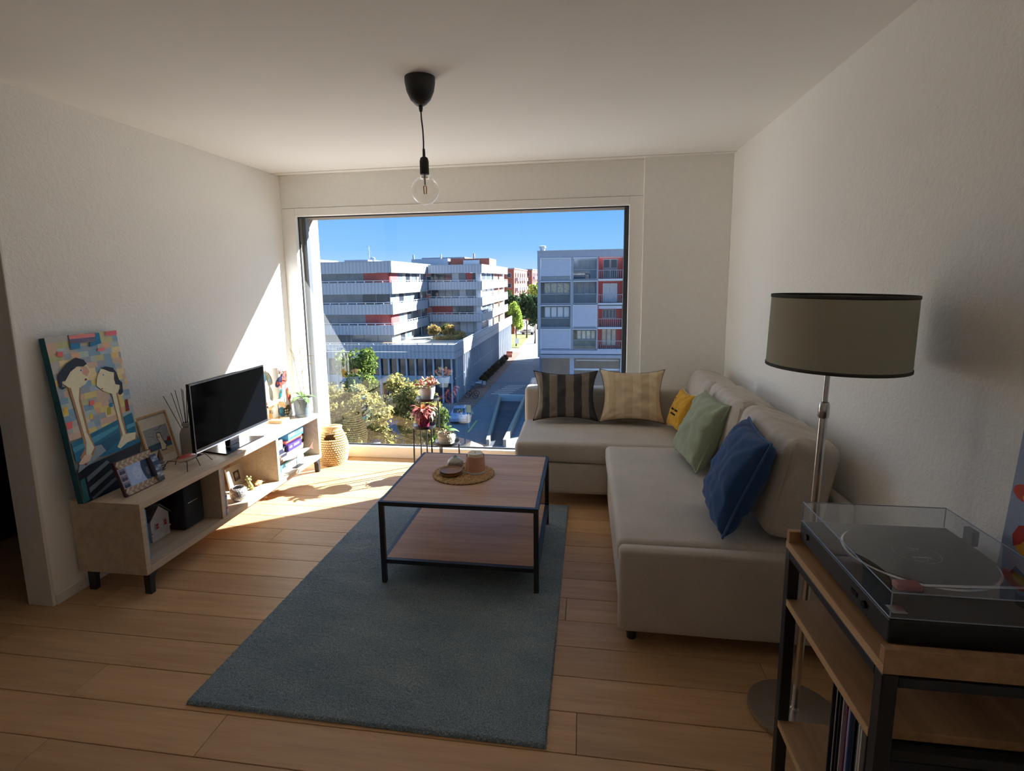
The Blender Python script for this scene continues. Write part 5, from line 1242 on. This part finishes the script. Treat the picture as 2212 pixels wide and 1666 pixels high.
bA = thing('apartment_block', 'long grey apartment block with ribbed balcony bands, red panels and finned podium', 'building', (-38, 90, GZ))
bandsA = [(4.20, 2.73), (1.43, -.13), (-1.51, -2.90), (-4.36, -5.70)]
levels(bA, 0, -62, XA, 71, 90, bandsA)
for i, (zt, zb) in enumerate([(2.73, 1.43), (-.13, -1.51), (-2.9, -4.36), (-5.7, -7.15)]):
    yb = 72.0; red = i in (0, 2)
    add('inner_wall', gbox(-62, XA - .7, yb + .1, yb + .3, zb - .2, zt), M['conc'], bA)
    x = XA - .75
    if red:
        add('red_panel', gbox(x - 3.6, x, yb, yb + .1, zb - .2, zt), M['ext_red'], bA); x -= 3.6
    k = 0
    while x > -40:
        add('window', gbox(x - 1.92, x - .03, yb + .02, yb + .1, zb - .1, zt), M['ext_dark'] if (i == 1 and k < 2) else M['ext_glass'], bA)
        add('mullion', gbox(x - 2.0, x - 1.92, yb, yb + .1, zb - .1, zt), M['mull'], bA); x -= 2.0; k += 1
    xb_ = XA - .7
    add('inner_wall', gbox(xb_ - .2, xb_ - .1, 72.3, 90, zb - .2, zt), M['beige_w'], bA)
    y = 72.1
    if red:
        add('red_panel', gbox(xb_ - .1, xb_, 72.0, 75.4, zb - .2, zt), M['ext_red'], bA); y = 75.4
    for w_, kind in ((2.2, 'g'), (1.5, 'w'), (2.0, 'd'), (.9, 'w'), (2.6, 'g'), (1.2, 'w'), (2.4, 'g'), (2.2, 'd')):
        if y + w_ > 89.5: break
        add('window' if kind != 'w' else 'wall_panel', gbox(xb_ - .1, xb_ - .02, y + .03, y + w_ - .03, zb - .2, zt), {'g': M['ext_glass'], 'w': M['beige_w'], 'd': M['ext_dark']}[kind], bA); y += w_
    add('screen_post', gbox(XA - .3, XA - .2, 84.6, 84.75, zb - .2, zt), M['ext_white'], bA)
add('roof_box', gbox(-33.5, -30.0, 74, 80, 4.2, 4.62), M['conc'], bA); add('roof_box', gbox(-50, -37.2, 74, 80, 4.2, 4.75), M['conc'], bA)
an = thing('roof_antenna', 'thin white antenna mast on the roof of the long block', 'antenna', (-30.6, 76, 4.2))
add('mast', gtube([(-30.6, 76, 4.2), (-30.6, 76, 6.6)], .05, 6), M['ext_white'], an)
for z, L in ((6.5, .9), (5.9, .35), (5.5, .35)):
    add('crossbar', gtube([(-30.6 - L, 76, z - .05), (-30.6 + L * .8, 76, z + .05)], .03, 5), M['ext_white'], an)
add('dish', gsphere((-30.1, 76, 4.75), .42, .2, .30, 10, 7), M['ext_white'], an)
bB = bA                                       # its far wing
bandsB = [(4.05, 2.74), (1.34, .05), (-1.30, -2.6), (-3.95, -5.19)]
levels(bB, 0, -25.4, XB, 88, 118.5, bandsB)
for i, (zt, zb) in enumerate([(2.74, 1.34), (.05, -1.30), (-2.6, -3.95), (-5.19, -7.15)]):
    yb = 89.2; add('inner_wall', gbox(-25.4, XB - .7, yb + .1, yb + .3, zb - .2, zt), M['conc'], bB)
    pats = ['dddwgrd', 'dgggwgg', 'rrrdddw', 'wdggwww'][i]
    for k, ch_ in enumerate(pats):
        x = -25.2 + k * 1.18
        add('red_panel' if ch_ == 'r' else 'wall_panel' if ch_ == 'w' else 'window', gbox(x, x + 1.12, yb, yb + .1, zb - .2, zt), {'d': M['ext_dark'], 'g': M['ext_glass'], 'w': M['ext_white'], 'r': M['ext_red']}[ch_], bB)
    add('corner_pier', gbox(XB - 1.1, XB - .3, 88.4, 89.2, zb - .2, zt), M['ext_white'], bB)
    xb_ = XB - .7
    add('inner_wall', gbox(xb_ - .2, xb_ - .1, 89.5, 118.5, zb - .2, zt), M['ext_white'], bB)
    y = 91.5
    for w_, kind in ((4.0, 'g'), (1.0, 'w'), (4.0, 'g'), (1.4, 'w'), (2.0, 'd'), (1.0, 'w'), (4.5, 'r'), (1.8, 'd'), (4.0, 'r')):
        add('window' if kind in 'gd' else 'wall_panel', gbox(xb_ - .1, xb_ - .02, y, y + w_ - .1, zb - .2, zt), {'g': M['ext_glass'], 'w': M['ext_white'], 'd': M['ext_dark'], 'r': M['brick']}[kind], bB); y += w_
add('roof_house', gbox(-24.5, -17.2, 100, 108, 4.05, 5.5), M['brick'], bB); add('roof_house', gbox(-32, -25.0, 100, 106, 4.05, 5.6), M['ext_white'], bB)
add('roof_house', gbox(-22, -19, 99.6, 100, 4.3, 5.2), M['ext_white'], bB)
for x in (-33.0, -27.5, -21.0):
    add('chimney', gbox(x, x + .25, 104, 104.3, 4.0, 6.6), M['conc'], bB)
# podium
pd_ = bA
add('podium_deck', gbox(-62, XP - .2, 64.2, 117.5, -7.35, -7.12), plain('deck_slab', srgb(140, 136, 128), .85, var=.06, nscale=.5), pd_)
for zt, zb in ((-6.19, -7.05), (-7.10, -7.92)):
    add('parapet_band', gbox(-62, XP, 64, 64.15, zb, zt), M['metal_f'], pd_); add('parapet_band', gbox(XP - .15, XP, 64.15, 117.5, zb, zt), M['metal_s'], pd_)
add('handrail', gbox(-62, XP, 64.0, 64.08, -6.05, -5.98), M['rail'], pd_); add('handrail', gbox(XP - .08, XP, 64.08, 90, -6.05, -5.98), M['rail'], pd_)
for k in range(14):
    add('rail_post', gbox(XP - 1.0 - k * 1.9, XP - .9 - k * 1.9, 64.0, 64.08, -6.19, -6.05), M['rail'], pd_)
add('podium_soffit', gbox(-62, XP - .2, 64.2, 117, -7.95, -7.90), M['conc'], pd_)
add('glass_front', gbox(-62, XP - .5, 64.75, 64.8, -10.15, -7.95), M['ext_dark'], pd_)
add('spandrel', gbox(-62, XP - .5, 64.55, 64.75, -11.05, -10.15), M['ext_white'], pd_)
add('ground_glass', gbox(-62, XP - .5, 64.75, 64.8, GZ, -11.05), M['ext_dark'], pd_)
col_m = mesh_of('column', gbox(-.09, .09, -.15, .15, 0, 5.6), M['ext_white'])
for k in range(18):
    link('column', col_m, pd_, (XP - .6 - k * 1.15 + 38, 64.45 - 90, 0))
add('side_wall', gbox(XP - .55, XP - .35, 64.8, 117.3, GZ, -7.9), plain('blue_grey_wall', srgb(92, 100, 116), .7, var=.08, nscale=1.), pd_)
fin_m = mesh_of('fin', gbox(-.22, .22, -.06, .06, 0, 5.58), M['ext_white'])
for k in range(46):
    link('fin', fin_m, pd_, (XP - .28 + 38, 65.4 - 90 + k * 1.13, 0))
add('side_ledge', gbox(XP - .5, XP - .2, 64.8, 117.3, -10.6, -10.4), M['ext_white'], pd_)

# leaves: clumps of small blades scattered through blobs
def crown(blobs, n, size, seed):
    r_ = np.random.RandomState(seed); V, F = [], []
    wts = np.array([b[3] * b[4] * b[5] for b in blobs]) ** .67; wts /= wts.sum()
    pick = r_.choice(len(blobs), n, p=wts)
    d = r_.normal(size=(n, 3)); d /= np.linalg.norm(d, axis=1)[:, None]; rad = r_.rand(n) ** .35
    B = np.array(blobs)[pick]; c = B[:, :3] + d * rad[:, None] * B[:, 3:6]
    a = r_.normal(size=(n, 3)); a /= np.linalg.norm(a, axis=1)[:, None]; b = np.cross(a, r_.normal(size=(n, 3))); b /= np.linalg.norm(b, axis=1)[:, None]
    s = size * (.6 + .8 * r_.rand(n))[:, None]
    q = np.stack([c - a * s, c + b * s * .55, c + a * s, c - b * s * .55], 1).reshape(-1, 3)
    return [tuple(p) for p in q.tolist()], [tuple(range(4 * k, 4 * k + 4)) for k in range(n)]
def leafy(name, c1, c2, scale=.6):
    m, n, b = _mk(name); f = _noise(n, _coord(n, 1.), scale, 4, .7)
    col = _ramp(n, f, [(.36, srgb(*c1)), (.62, srgb(*c2))]); n.links.new(col, b.inputs['Base Color']); b.inputs['Roughness'].default_value = .8
    tr = n.nodes.new('ShaderNodeBsdfTranslucent'); n.links.new(col, tr.inputs[0]); mx_ = n.nodes.new('ShaderNodeMixShader'); mx_.inputs[0].default_value = .45
    out = n.nodes['Material Output']; n.links.new(b.outputs[0], mx_.inputs[1]); n.links.new(tr.outputs[0], mx_.inputs[2]); n.links.new(mx_.outputs[0], out.inputs[0]); return m
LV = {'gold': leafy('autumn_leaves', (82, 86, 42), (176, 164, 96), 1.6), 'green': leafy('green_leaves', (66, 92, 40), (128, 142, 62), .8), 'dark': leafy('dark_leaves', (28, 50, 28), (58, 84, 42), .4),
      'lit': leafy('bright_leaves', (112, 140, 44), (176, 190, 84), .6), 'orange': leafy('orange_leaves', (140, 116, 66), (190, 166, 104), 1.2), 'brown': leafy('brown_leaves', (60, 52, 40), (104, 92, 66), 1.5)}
bark = plain('bark', srgb(84, 74, 62), .95, var=.2, nscale=6.)
def tree(label, x, y, zt, zb, rx, n, size, leaf, seed, cat='tree', name='street_tree', gz=GZ):
    t = thing(name, label, cat, (x, y, gz)); r_ = random.Random(seed); bl = []
    h_ = zt - zb
    for k in range(16):
        a = r_.uniform(0, 6.28); q_ = r_.uniform(.2, .8); zz = zb + h_ * r_.uniform(.25, .85)
        bl.append((x + rx * q_ * math.cos(a), y + rx * q_ * math.sin(a), zz, rx * r_.uniform(.22, .42), rx * r_.uniform(.22, .42), h_ * r_.uniform(.08, .18)))
    bl.append((x, y, zb + h_ * .58, rx * .5, rx * .5, h_ * .34))
    f = add('foliage', crown(bl, n, size, seed), LV[leaf], t); f['kind'] = 'stuff'
    add('trunk', gtube([(x, y, gz), (x + .1, y, (gz + zb) / 2), (x, y + .1, zb + h_ * .5)], [rx * .07, rx * .055, rx * .03], 8), bark, t, smooth=True)
    for k in range(4):
        a = r_.uniform(0, 6.28); add('branch', gtube([(x, y, zb + h_ * .1 * k), (x + rx * .45 * math.cos(a), y + rx * .45 * math.sin(a), zb + h_ * (.35 + .1 * k))], [rx * .03, rx * .01], 5), bark, t)
    return t
tree('golden street tree at the left edge of the window', -18.2, 36, -5.9, -10.9, 2.6, 5200, .15, 'gold', 1)
tree('golden street tree, second along under the window', -15.0, 35, -5.6, -11.0, 2.7, 5600, .15, 'gold', 2)
tree('yellow green street tree behind the highest plant pot', -11.9, 37, -5.2, -11.3, 1.9, 4200, .15, 'gold', 3)
tree('small green street tree beside the parked car', -10.2, 36.5, -6.9, -10.6, 1.1, 1700, .14, 'green', 4)
tree('taller green tree reaching up to the podium glass', -20.2, 46, -3.6, -11.0, 1.9, 3600, .17, 'green', 5)
tree('golden tree beyond the near row, before the podium', -15.5, 45, -6.3, -12.0, 2.6, 3600, .17, 'gold', 6)
tree('golden tree low at the left, close to the facade', -14.6, 30, -8.0, -11.8, 2.0, 3200, .13, 'gold', 16)
tree('golden tree filling the gap behind the leftmost one', -19.6, 41.0, -6.2, -12.0, 2.3, 3600, .16, 'gold', 17)
tree('golden tree between the near row and the parked car', -12.9, 42.5, -7.3, -12.2, 1.7, 2600, .16, 'gold', 18)
tree('low golden tree nearest the window sill', -11.6, 31.0, -8.6, -11.8, 1.3, 2000, .12, 'gold', 19)
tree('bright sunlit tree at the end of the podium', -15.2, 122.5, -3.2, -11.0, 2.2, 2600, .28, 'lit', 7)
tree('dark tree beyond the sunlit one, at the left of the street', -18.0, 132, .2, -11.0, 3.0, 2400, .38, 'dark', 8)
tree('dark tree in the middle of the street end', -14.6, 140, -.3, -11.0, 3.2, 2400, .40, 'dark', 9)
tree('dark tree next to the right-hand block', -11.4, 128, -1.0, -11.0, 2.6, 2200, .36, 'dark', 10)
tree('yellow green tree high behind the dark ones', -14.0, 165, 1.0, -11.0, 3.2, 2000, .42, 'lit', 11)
tree('rounded orange shrub on the podium planter, the left one', -22.6, 80, -4.7, -7.1, 1.15, 1500, .14, 'orange', 12, 'shrub', 'planter_shrub', -7.1)
tree('rounded orange shrub on the podium planter, the right one', -20.3, 80, -4.9, -7.1, 1.10, 1500, .14, 'orange', 13, 'shrub', 'planter_shrub', -7.1)
tree('low green shrub between the two orange ones', -21.4, 82, -5.0, -7.1, .8, 900, .14, 'green', 14, 'shrub', 'planter_shrub', -7.1)
gp = add('planter_grass', crown([(-20.2, 78.4, -6.85, 2.2, 1.2, .35), (-18.6, 80, -6.8, 1.2, 1.6, .4), (-19.2, 83, -6.7, .9, .9, .5)], 2600, .12, 15), LV['orange']); tag(gp, 'dry grasses and bedding plants along the podium planter', 'grass', kind='stuff')
sb = mesh_of('foliage', crown([(0, 0, .6, .62, .62, .6)], 700, .12, 20), LV['brown']); stk = mesh_of('stem', gtube([(0, 0, 0), (0, 0, .6)], .05, 6), bark)
bl_ = ['nearest', 'second', 'third', 'fourth', 'fifth', 'sixth', 'seventh', 'eighth']
for k in range(8):
    t = thing('round_bush', f'dark clipped bush by the podium side wall, {bl_[k]} of the row', 'bush', (-14.55 + .02 * k, 77.5 + 3.1 * k, GZ + .04), group='clipped bushes along the podium')
    f = link('foliage', sb, t, rot=(0, 0, k)); f['kind'] = 'stuff'; link('stem', stk, t)

# ------------------------------------------------------------------ right-hand block
bR = thing('apartment_block', 'grey apartment block with glazed loggias and red recessed balconies', 'building', (4, 70, GZ)); FY = 64.5
add('roof_band', gbox(-5.40, 14, FY, FY + .4, 4.02, 4.76), M['conc'], bR); add('core', gbox(-5.38, 14, FY + 2.0, 76, GZ, 4.70), M['conc'], bR); add('shade_wing', gbox(-5.38, 14, 86, 106, GZ, 4.70), M['conc'], bR)  # unseen back volume, added to cast shade on the podium side
add('roof_cap', gbox(-5.45, 14, FY - .05, FY + .5, 4.76, 4.82), M['cap'], bR)
add('corner_pier', gbox(-5.40, -5.07, FY, FY + 2.0, -7.7, 4.02), M['conc'], bR)
CX = [(-5.07, -1.52), (-1.25, 1.50), (1.62, 4.52), (4.75, 7.5), (7.7, 10.4), (10.6, 13.7)]
ZR = [(4.02, 1.42), (1.36, -1.36), (-1.42, -4.16), (-4.22, -6.75)]
for i in range(len(CX) - 1):
    add('pier', gbox(CX[i][1], CX[i + 1][0], FY + .05, FY + 2.0, -6.8, 4.02), M['conc'], bR)
for i, (zt, zb) in enumerate(ZR):
    add('floor_slab', gbox(-5.07, 12, FY + .1, FY + 2.0, zb - .10, zb + .06), M['conc'], bR)
def win(x0, x1, z0, z1, y, n, glassm, frame=None, rows_=1):
    w_ = (x1 - x0) / n; hgt2 = (z1 - z0) / rows_
    for k in range(n):
        for r_ in range(rows_):
            f = add('window', gbox(x0 + k * w_ + .02, x0 + (k + 1) * w_ - .02, y, y + .06, z0 + r_ * hgt2 + .02, z0 + (r_ + 1) * hgt2 - .02), frame or M['mull'], bR)
            add('pane', gbox(x0 + k * w_ + .10, x0 + (k + 1) * w_ - .10, y - .02, y + .01, z0 + r_ * hgt2 + .10, z0 + (r_ + 1) * hgt2 - .10), glassm, f)
lat = plain('lattice_blind', srgb(150, 146, 130), .7, var=.6, nscale=9.); cream_g = plain('sunlit_interior', srgb(186, 176, 156), .7, var=.25, nscale=1.5)
tgl = glass_sheet('balcony_glass', (.72, .80, .82), 1.45)
for i, (zt, zb) in enumerate(ZR):
    for j, (x0, x1) in enumerate(CX):
        if j not in (2, 5):
            add('awning_box', gbox(x0 - .02, x1 + .02, FY - .08, FY + .1, zt - .18, zt - .06), M['ext_white'], bR)
        kind = [['panel', 'glass', 'red', 'glass'], ['latt', 'glass', 'red', 'glass'], ['white', 'panel', 'red', 'glass'], ['panel', 'cream', 'red', 'glass']][i][j if j < 4 else (j - 3 if i % 2 else (5 - j if j == 4 else 2))]
        if kind == 'panel':
            add('roller_screen', gbox(x0 + .08, x1 - .08, FY + .02, FY + .06, zb + (.45 if i == 0 else .10), zt - .18), M['ext_grey'], bR); add('screen_frame', gmerge(gbox(x0, x0 + .07, FY, FY + .08, zb, zt), gbox(x1 - .07, x1, FY, FY + .08, zb, zt)), M['rail'], bR)
            if i == 0: win(x0 + .1, x1 - .1, zb + .08, zb + .42, FY + .05, 2, M['ext_glass'])
        elif kind == 'red':
            add('red_wall', gbox(x0, x1, FY + 1.2, FY + 1.4, zb, zt), M['ext_red'], bR)
            for xa_ in (x0, x1 - .08): add('red_cheek', gbox(xa_, xa_ + .08, FY + .1, FY + 1.2, zb, zt), M['ext_red'], bR)
            add('balcony_edge', gbox(x0, x1, FY - .04, FY + .1, zb - .14, zb + .06), M['ext_white'], bR)
            add('awning_box', gbox(x0 + .08, x1 - .10, FY + .4, FY + .6, zt - .16, zt - .06), M['ext_white'], bR)
            if i == 0: win(x0 + .55, x1 - .65, zb + .1, zt - .25, FY + 1.15, 2, M['ext_dark'], None, 2)
            if i == 1: win(x0 + .55, x1 - .65, zb + .1, zt - .40, FY + 1.15, 2, M['ext_white'], M['rail'])
            if i == 2: add('awning', gbox(x0 + .1, x1 - .15, FY + .1, FY + 1.1, zt - .55, zt - .20), M['ext_grey'], bR); win(x0 + .55, x1 - .75, zb + 1.0, zt - .65, FY + 1.15, 4, M['ext_dark'])
            if i == 3: win(x0 + .5, x1 - .7, zb + .35, zt - .15, FY + 1.15, 3, cream_g)
            rail_m = M['mull']
            for k in range(12): add('baluster', gbox(x0 + .15 + k * .235, x0 + .18 + k * .235, FY + .08, FY + .11, zb + .06, zb + 1.0), rail_m, bR)
            add('handrail', gbox(x0, x1, FY + .06, FY + .12, zb + 1.0, zb + 1.06), rail_m, bR)
        else:
            add('loggia_wall', gbox(x0, x1, FY + 1.2, FY + 1.4, zb, zt), M['conc'] if kind != 'cream' else cream_g, bR)
            win(x0 + .45, x1 - .1, zb + 1.15, zt - .25, FY + 1.12 if kind == 'glass' else FY + .35, {'glass': 3, 'latt': 4, 'white': 4, 'cream': 4}[kind], {'glass': M['ext_glass'], 'latt': lat, 'white': M['ext_white'], 'cream': cream_g}[kind])
            for k in range(2):
                xm_ = (x0 + x1) / 2; add('balcony_glass', gbox(x0 + .06 if k == 0 else xm_ + .02, xm_ - .02 if k == 0 else x1 - .06, FY + .03, FY + .035, zb + .08, zb + 1.10), tgl, bR)
            add('glazing_bar', gmerge(gbox(x0, x0 + .06, FY, FY + .07, zb, zt - .18), gbox(x1 - .06, x1, FY, FY + .07, zb, zt - .18), gbox(x0, x1, FY, FY + .07, zb + 1.10, zb + 1.16), gbox(x0, x1, FY, FY + .07, zb + .02, zb + .08)), M['mull'], bR)
add('beam', gbox(-5.1, 14, FY - .1, FY + 1.0, -7.28, -6.84), M['ext_grey'], bR); add('beam', gbox(-5.1, 14, FY - .25, FY + 1.0, -7.75, -7.36), M['conc'], bR)
add('shop_glass', gbox(-5.0, -1.6, FY + .8, FY + .85, GZ, -7.8), M['ext_dark'], bR); add('shop_glass', gbox(-1.1, 14, FY + .8, FY + .85, GZ, -7.8), M['ext_dark'], bR)
add('shop_column', gbox(-1.6, -1.1, FY + .2, FY + .8, GZ, -7.75), M['ext_grey'], bR); add('shop_column', gbox(4.3, 4.8, FY + .2, FY + .8, GZ, -7.75), M['ext_grey'], bR)
add('transom', gbox(-1.1, 14, FY + .7, FY + .8, -9.35, -9.12), M['rail'], bR); add('shop_lights', gbox(-.9, 4.2, FY + .74, FY + .80, -8.22, -8.05), M['ext_white'], bR)
add('roof_vent', glathe([(.30, 0), (.30, .35), (.42, .38), (.42, .60), (.3, .66)], 20, (-4.85, FY + .8, 4.76)), M['ext_white'], bR, smooth=40)
# ------------------------------------------------------------------ far red blocks and hills
def far_block(label, x0, x1, y0, y1, zt, seed):
    t = thing('apartment_block', label, 'building', ((x0 + x1) / 2, y0, GZ)); r_ = random.Random(seed)
    add('block_wall', gbox(x0, x1, y0, y1, GZ, zt), M['brick'], t); add('roof_cap', gbox(x0 - .2, x1 + .2, y0 - .2, y1, zt, zt + .3), M['conc'], t)
    n = max(2, int((x1 - x0) / 2.2))
    for i in range(6):
        z = zt - 1.0 - i * 2.8
        for k in range(n):
            x = x0 + (k + .5) * (x1 - x0) / n
            f = add('window', gbox(x - .6, x + .6, y0 - .06, y0, z - 1.3, z), M['ext_white'], t); add('pane', gbox(x - .5, x + .5, y0 - .1, y0 - .05, z - 1.2, z - .1), M['ext_dark'], f)
        yy = y0 + 2
        while yy < min(y1, y0 + 30):
            add('balcony', gbox(x1, x1 + .9, yy, yy + 3.0, z - 2.3, z - 1.3), M['ext_white'], t); add('window', gbox(x1, x1 + .05, yy + .4, yy + 2.4, z - 1.2, z), M['ext_dark'], t); yy += 6
    return t
far_block('red brick block at the far end of the podium', -24.5, -19.0, 150, 185, 4.4, 1)
far_block('second red brick block further down the street', -24, -18.2, 195, 240, 4.9, 2)
far_block('third red brick block beside the hazy hills', -24, -17.2, 255, 320, 5.0, 3)
far_block('red brick block whose roof shows above the podium building', -36, -26.5, 121, 150, 6.4, 4)
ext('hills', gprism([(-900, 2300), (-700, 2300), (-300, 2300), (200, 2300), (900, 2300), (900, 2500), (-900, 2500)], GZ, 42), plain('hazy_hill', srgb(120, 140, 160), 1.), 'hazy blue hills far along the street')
# ------------------------------------------------------------------ cars, signs, small street things
def car(label, x, y, rz, col, kind_='car'):
    t = thing('parked_car', label, 'car', (x, y, GZ), (0, 0, rz)); cm = plain('car_paint', col, .25, coat=.6, var=.02)
    prof = [(-2.0, .28), (-2.05, .62), (-1.9, .86), (-.95, .94), (-.35, 1.36), (.95, 1.40), (1.65, 1.02), (1.98, .92), (2.03, .5), (1.95, .26)]
    V = [(s * (.86 if z < 1 else .66), a, z) for s in (-1, 1) for a, z in prof]; k = len(prof)
    add('body', (V, [tuple(range(k)), tuple(range(2 * k - 1, k - 1, -1))] + [((i + 1) % k, i, k + i, k + (i + 1) % k) for i in range(k)]), cm, t, local=True)
    add('windscreen', ([(s * .62, a, z) for s in (-1, 1) for a, z in ((-.92, .98), (-.38, 1.36))], [(0, 1, 3, 2)]), M['ext_dark'], t, local=True)
    add('rear_window', ([(s * .62, a, z + .012) for s in (-1, 1) for a, z in ((.98, 1.40), (1.60, 1.06))], [(0, 1, 3, 2)]), M['ext_dark'], t, local=True)
    for s in (-1, 1):
        add('side_window', ([(s * .80, -.8, .98), (s * .70, -.35, 1.30), (s * .70, .9, 1.33), (s * .80, 1.35, 1.0)], [(0, 1, 2, 3)]), M['ext_dark'], t, local=True)
        for a in (-1.28, 1.25):
            add('wheel', gxf(gcyl((0, 0), .32, -.10, .10, 20), Matrix.Translation((s * .78, a, .32)) @ Matrix.Rotation(math.pi / 2, 4, 'Y')), M['rubber'], t, local=True)
    return t
car('pale blue car parked below the plant stand', -13.3, 56.5, math.radians(8), srgb(150, 166, 192))
car('white car parked under the dark trees down the street', -15.2, 150, math.radians(80), srgb(206, 206, 206))
def sign(label, x, y, h_, w_, hh_, col):
    t = thing('street_sign', label, 'sign', (x, y, GZ)); add('post', gtube([(x, y, GZ), (x, y, GZ + h_)], .05, 6), M['rail'], t); add('plate', gbox(x - w_ / 2, x + w_ / 2, y - .06, y - .03, GZ + h_ - hh_, GZ + h_), plain('sign_plate', col, .5), t)
sign('cream notice board on a post by the parked car', -11.6, 53.3, 2.4, .5, .75, srgb(196, 180, 140))
sign('white road sign on a post near the lawn', -13.66, 111.6, 3.0, .8, 1.1, srgb(200, 204, 206))
ps = thing('parasol', 'cream parasol standing in the yard below the window', 'parasol', (-8.55, 40.0, GZ))
add('canopy', glathe([(1.05, -11.45 - GZ), (1.03, -11.35 - GZ), (.02, -10.82 - GZ)], 8, (-8.55, 40.0, GZ)), plain('cream_canvas', srgb(180, 164, 136), .8, var=.03), ps); add('parasol_pole', gtube([(-8.55, 40.0, GZ), (-8.55, 40.0, -10.9)], .04, 6), M['ext_white'], ps)
for k, (x, y, c) in enumerate(((-14.3, 68.6, (40, 40, 44)), (-14.2, 67.2, (60, 44, 44)))):
    t = thing('bicycle', ('black bicycle leaning by the podium corner', 'dark red bicycle leaning by the podium corner')[k], 'bicycle', (x, y, GZ + .05)); bm_ = plain('bicycle_paint', srgb(*c), .4)
    for a in (-.5, .5):
        add('wheel', gtube([(x + a + .33 * math.cos(2 * math.pi * q_ / 16), y + .33 * .3 * math.cos(2 * math.pi * q_ / 16), GZ + .39 + .33 * math.sin(2 * math.pi * q_ / 16)) for q_ in range(17)], .03, 5, False), M['rubber'], t)
    add('bike_frame', gmerge(gtube([(x - .5, y, GZ + .39), (x - .1, y, GZ + .36), (x + .3, y, GZ + .85), (x - .2, y, GZ + .85), (x - .5, y, GZ + .39)], .025, 5), gtube([(x + .5, y, GZ + .39), (x + .3, y, GZ + .95), (x + .2, y, GZ + 1.0)], .025, 5)), bm_, t)
    add('saddle', gsphere((x - .22, y, GZ + .95), .14, .07, .04, 8, 6), M['rubber'], t)
tbl = thing('cafe_table', 'white cafe table on the terracotta pavement', 'table', (-14.6, 74.0, GZ + .04)); add('table_top', gcyl((-14.6, 74.0), .5, GZ + .76, GZ + .80, 20), M['ext_white'], tbl); add('table_leg', gtube([(-14.6, 74, GZ + .04), (-14.6, 74, GZ + .77)], .05, 6), M['mull'], tbl)
for k, (dx2, dy2) in enumerate(((-.75, -.3), (.75, .3), (.1, .85))):
    t = thing('cafe_chair', ('white cafe chair on the wall side of the pavement table', 'white cafe chair on the road side of the pavement table', 'white cafe chair behind the pavement table')[k], 'chair', (-14.6 + dx2, 74 + dy2, GZ + .04)); x, y = -14.6 + dx2, 74 + dy2
    add('seat', gbox(x - .22, x + .22, y - .22, y + .22, GZ + .47, GZ + .51), M['ext_white'], t); add('backrest', gbox(x - .22, x + .22, y + .18, y + .22, GZ + .51, GZ + .92), M['ext_white'], t)
    for a in (-.19, .19):
        for b in (-.19, .19): add('leg', gbox(x + a - .02, x + a + .02, y + b - .02, y + b + .02, GZ + .04, GZ + .47), M['mull'], t)
bnz = thing('wooden_bench', 'dark wooden bench box on the sunlit pavement end', 'bench', (-14.4, 105, GZ)); add('bench_box', gbox(-15.0, -13.8, 104.6, 105.4, GZ + .04, GZ + .65), M['brick'], bnz); add('bench_back', gbox(-15.0, -13.8, 105.3, 105.4, GZ + .65, GZ + 1.1), M['brick'], bnz)
dt_ = thing('terrace_table', 'orange terrace table on the podium deck', 'table', (-25.0, 67.5, -7.12)); add('table_top', gbox(-25.9, -24.1, 67.1, 67.9, -6.42, -6.36), plain('orange_top', srgb(206, 130, 60), .5), dt_)
for a in (-25.8, -24.25):
    for b in (67.2, 67.75): add('leg', gbox(a, a + .06, b, b + .06, -7.12, -6.42), M['ext_white'], dt_)
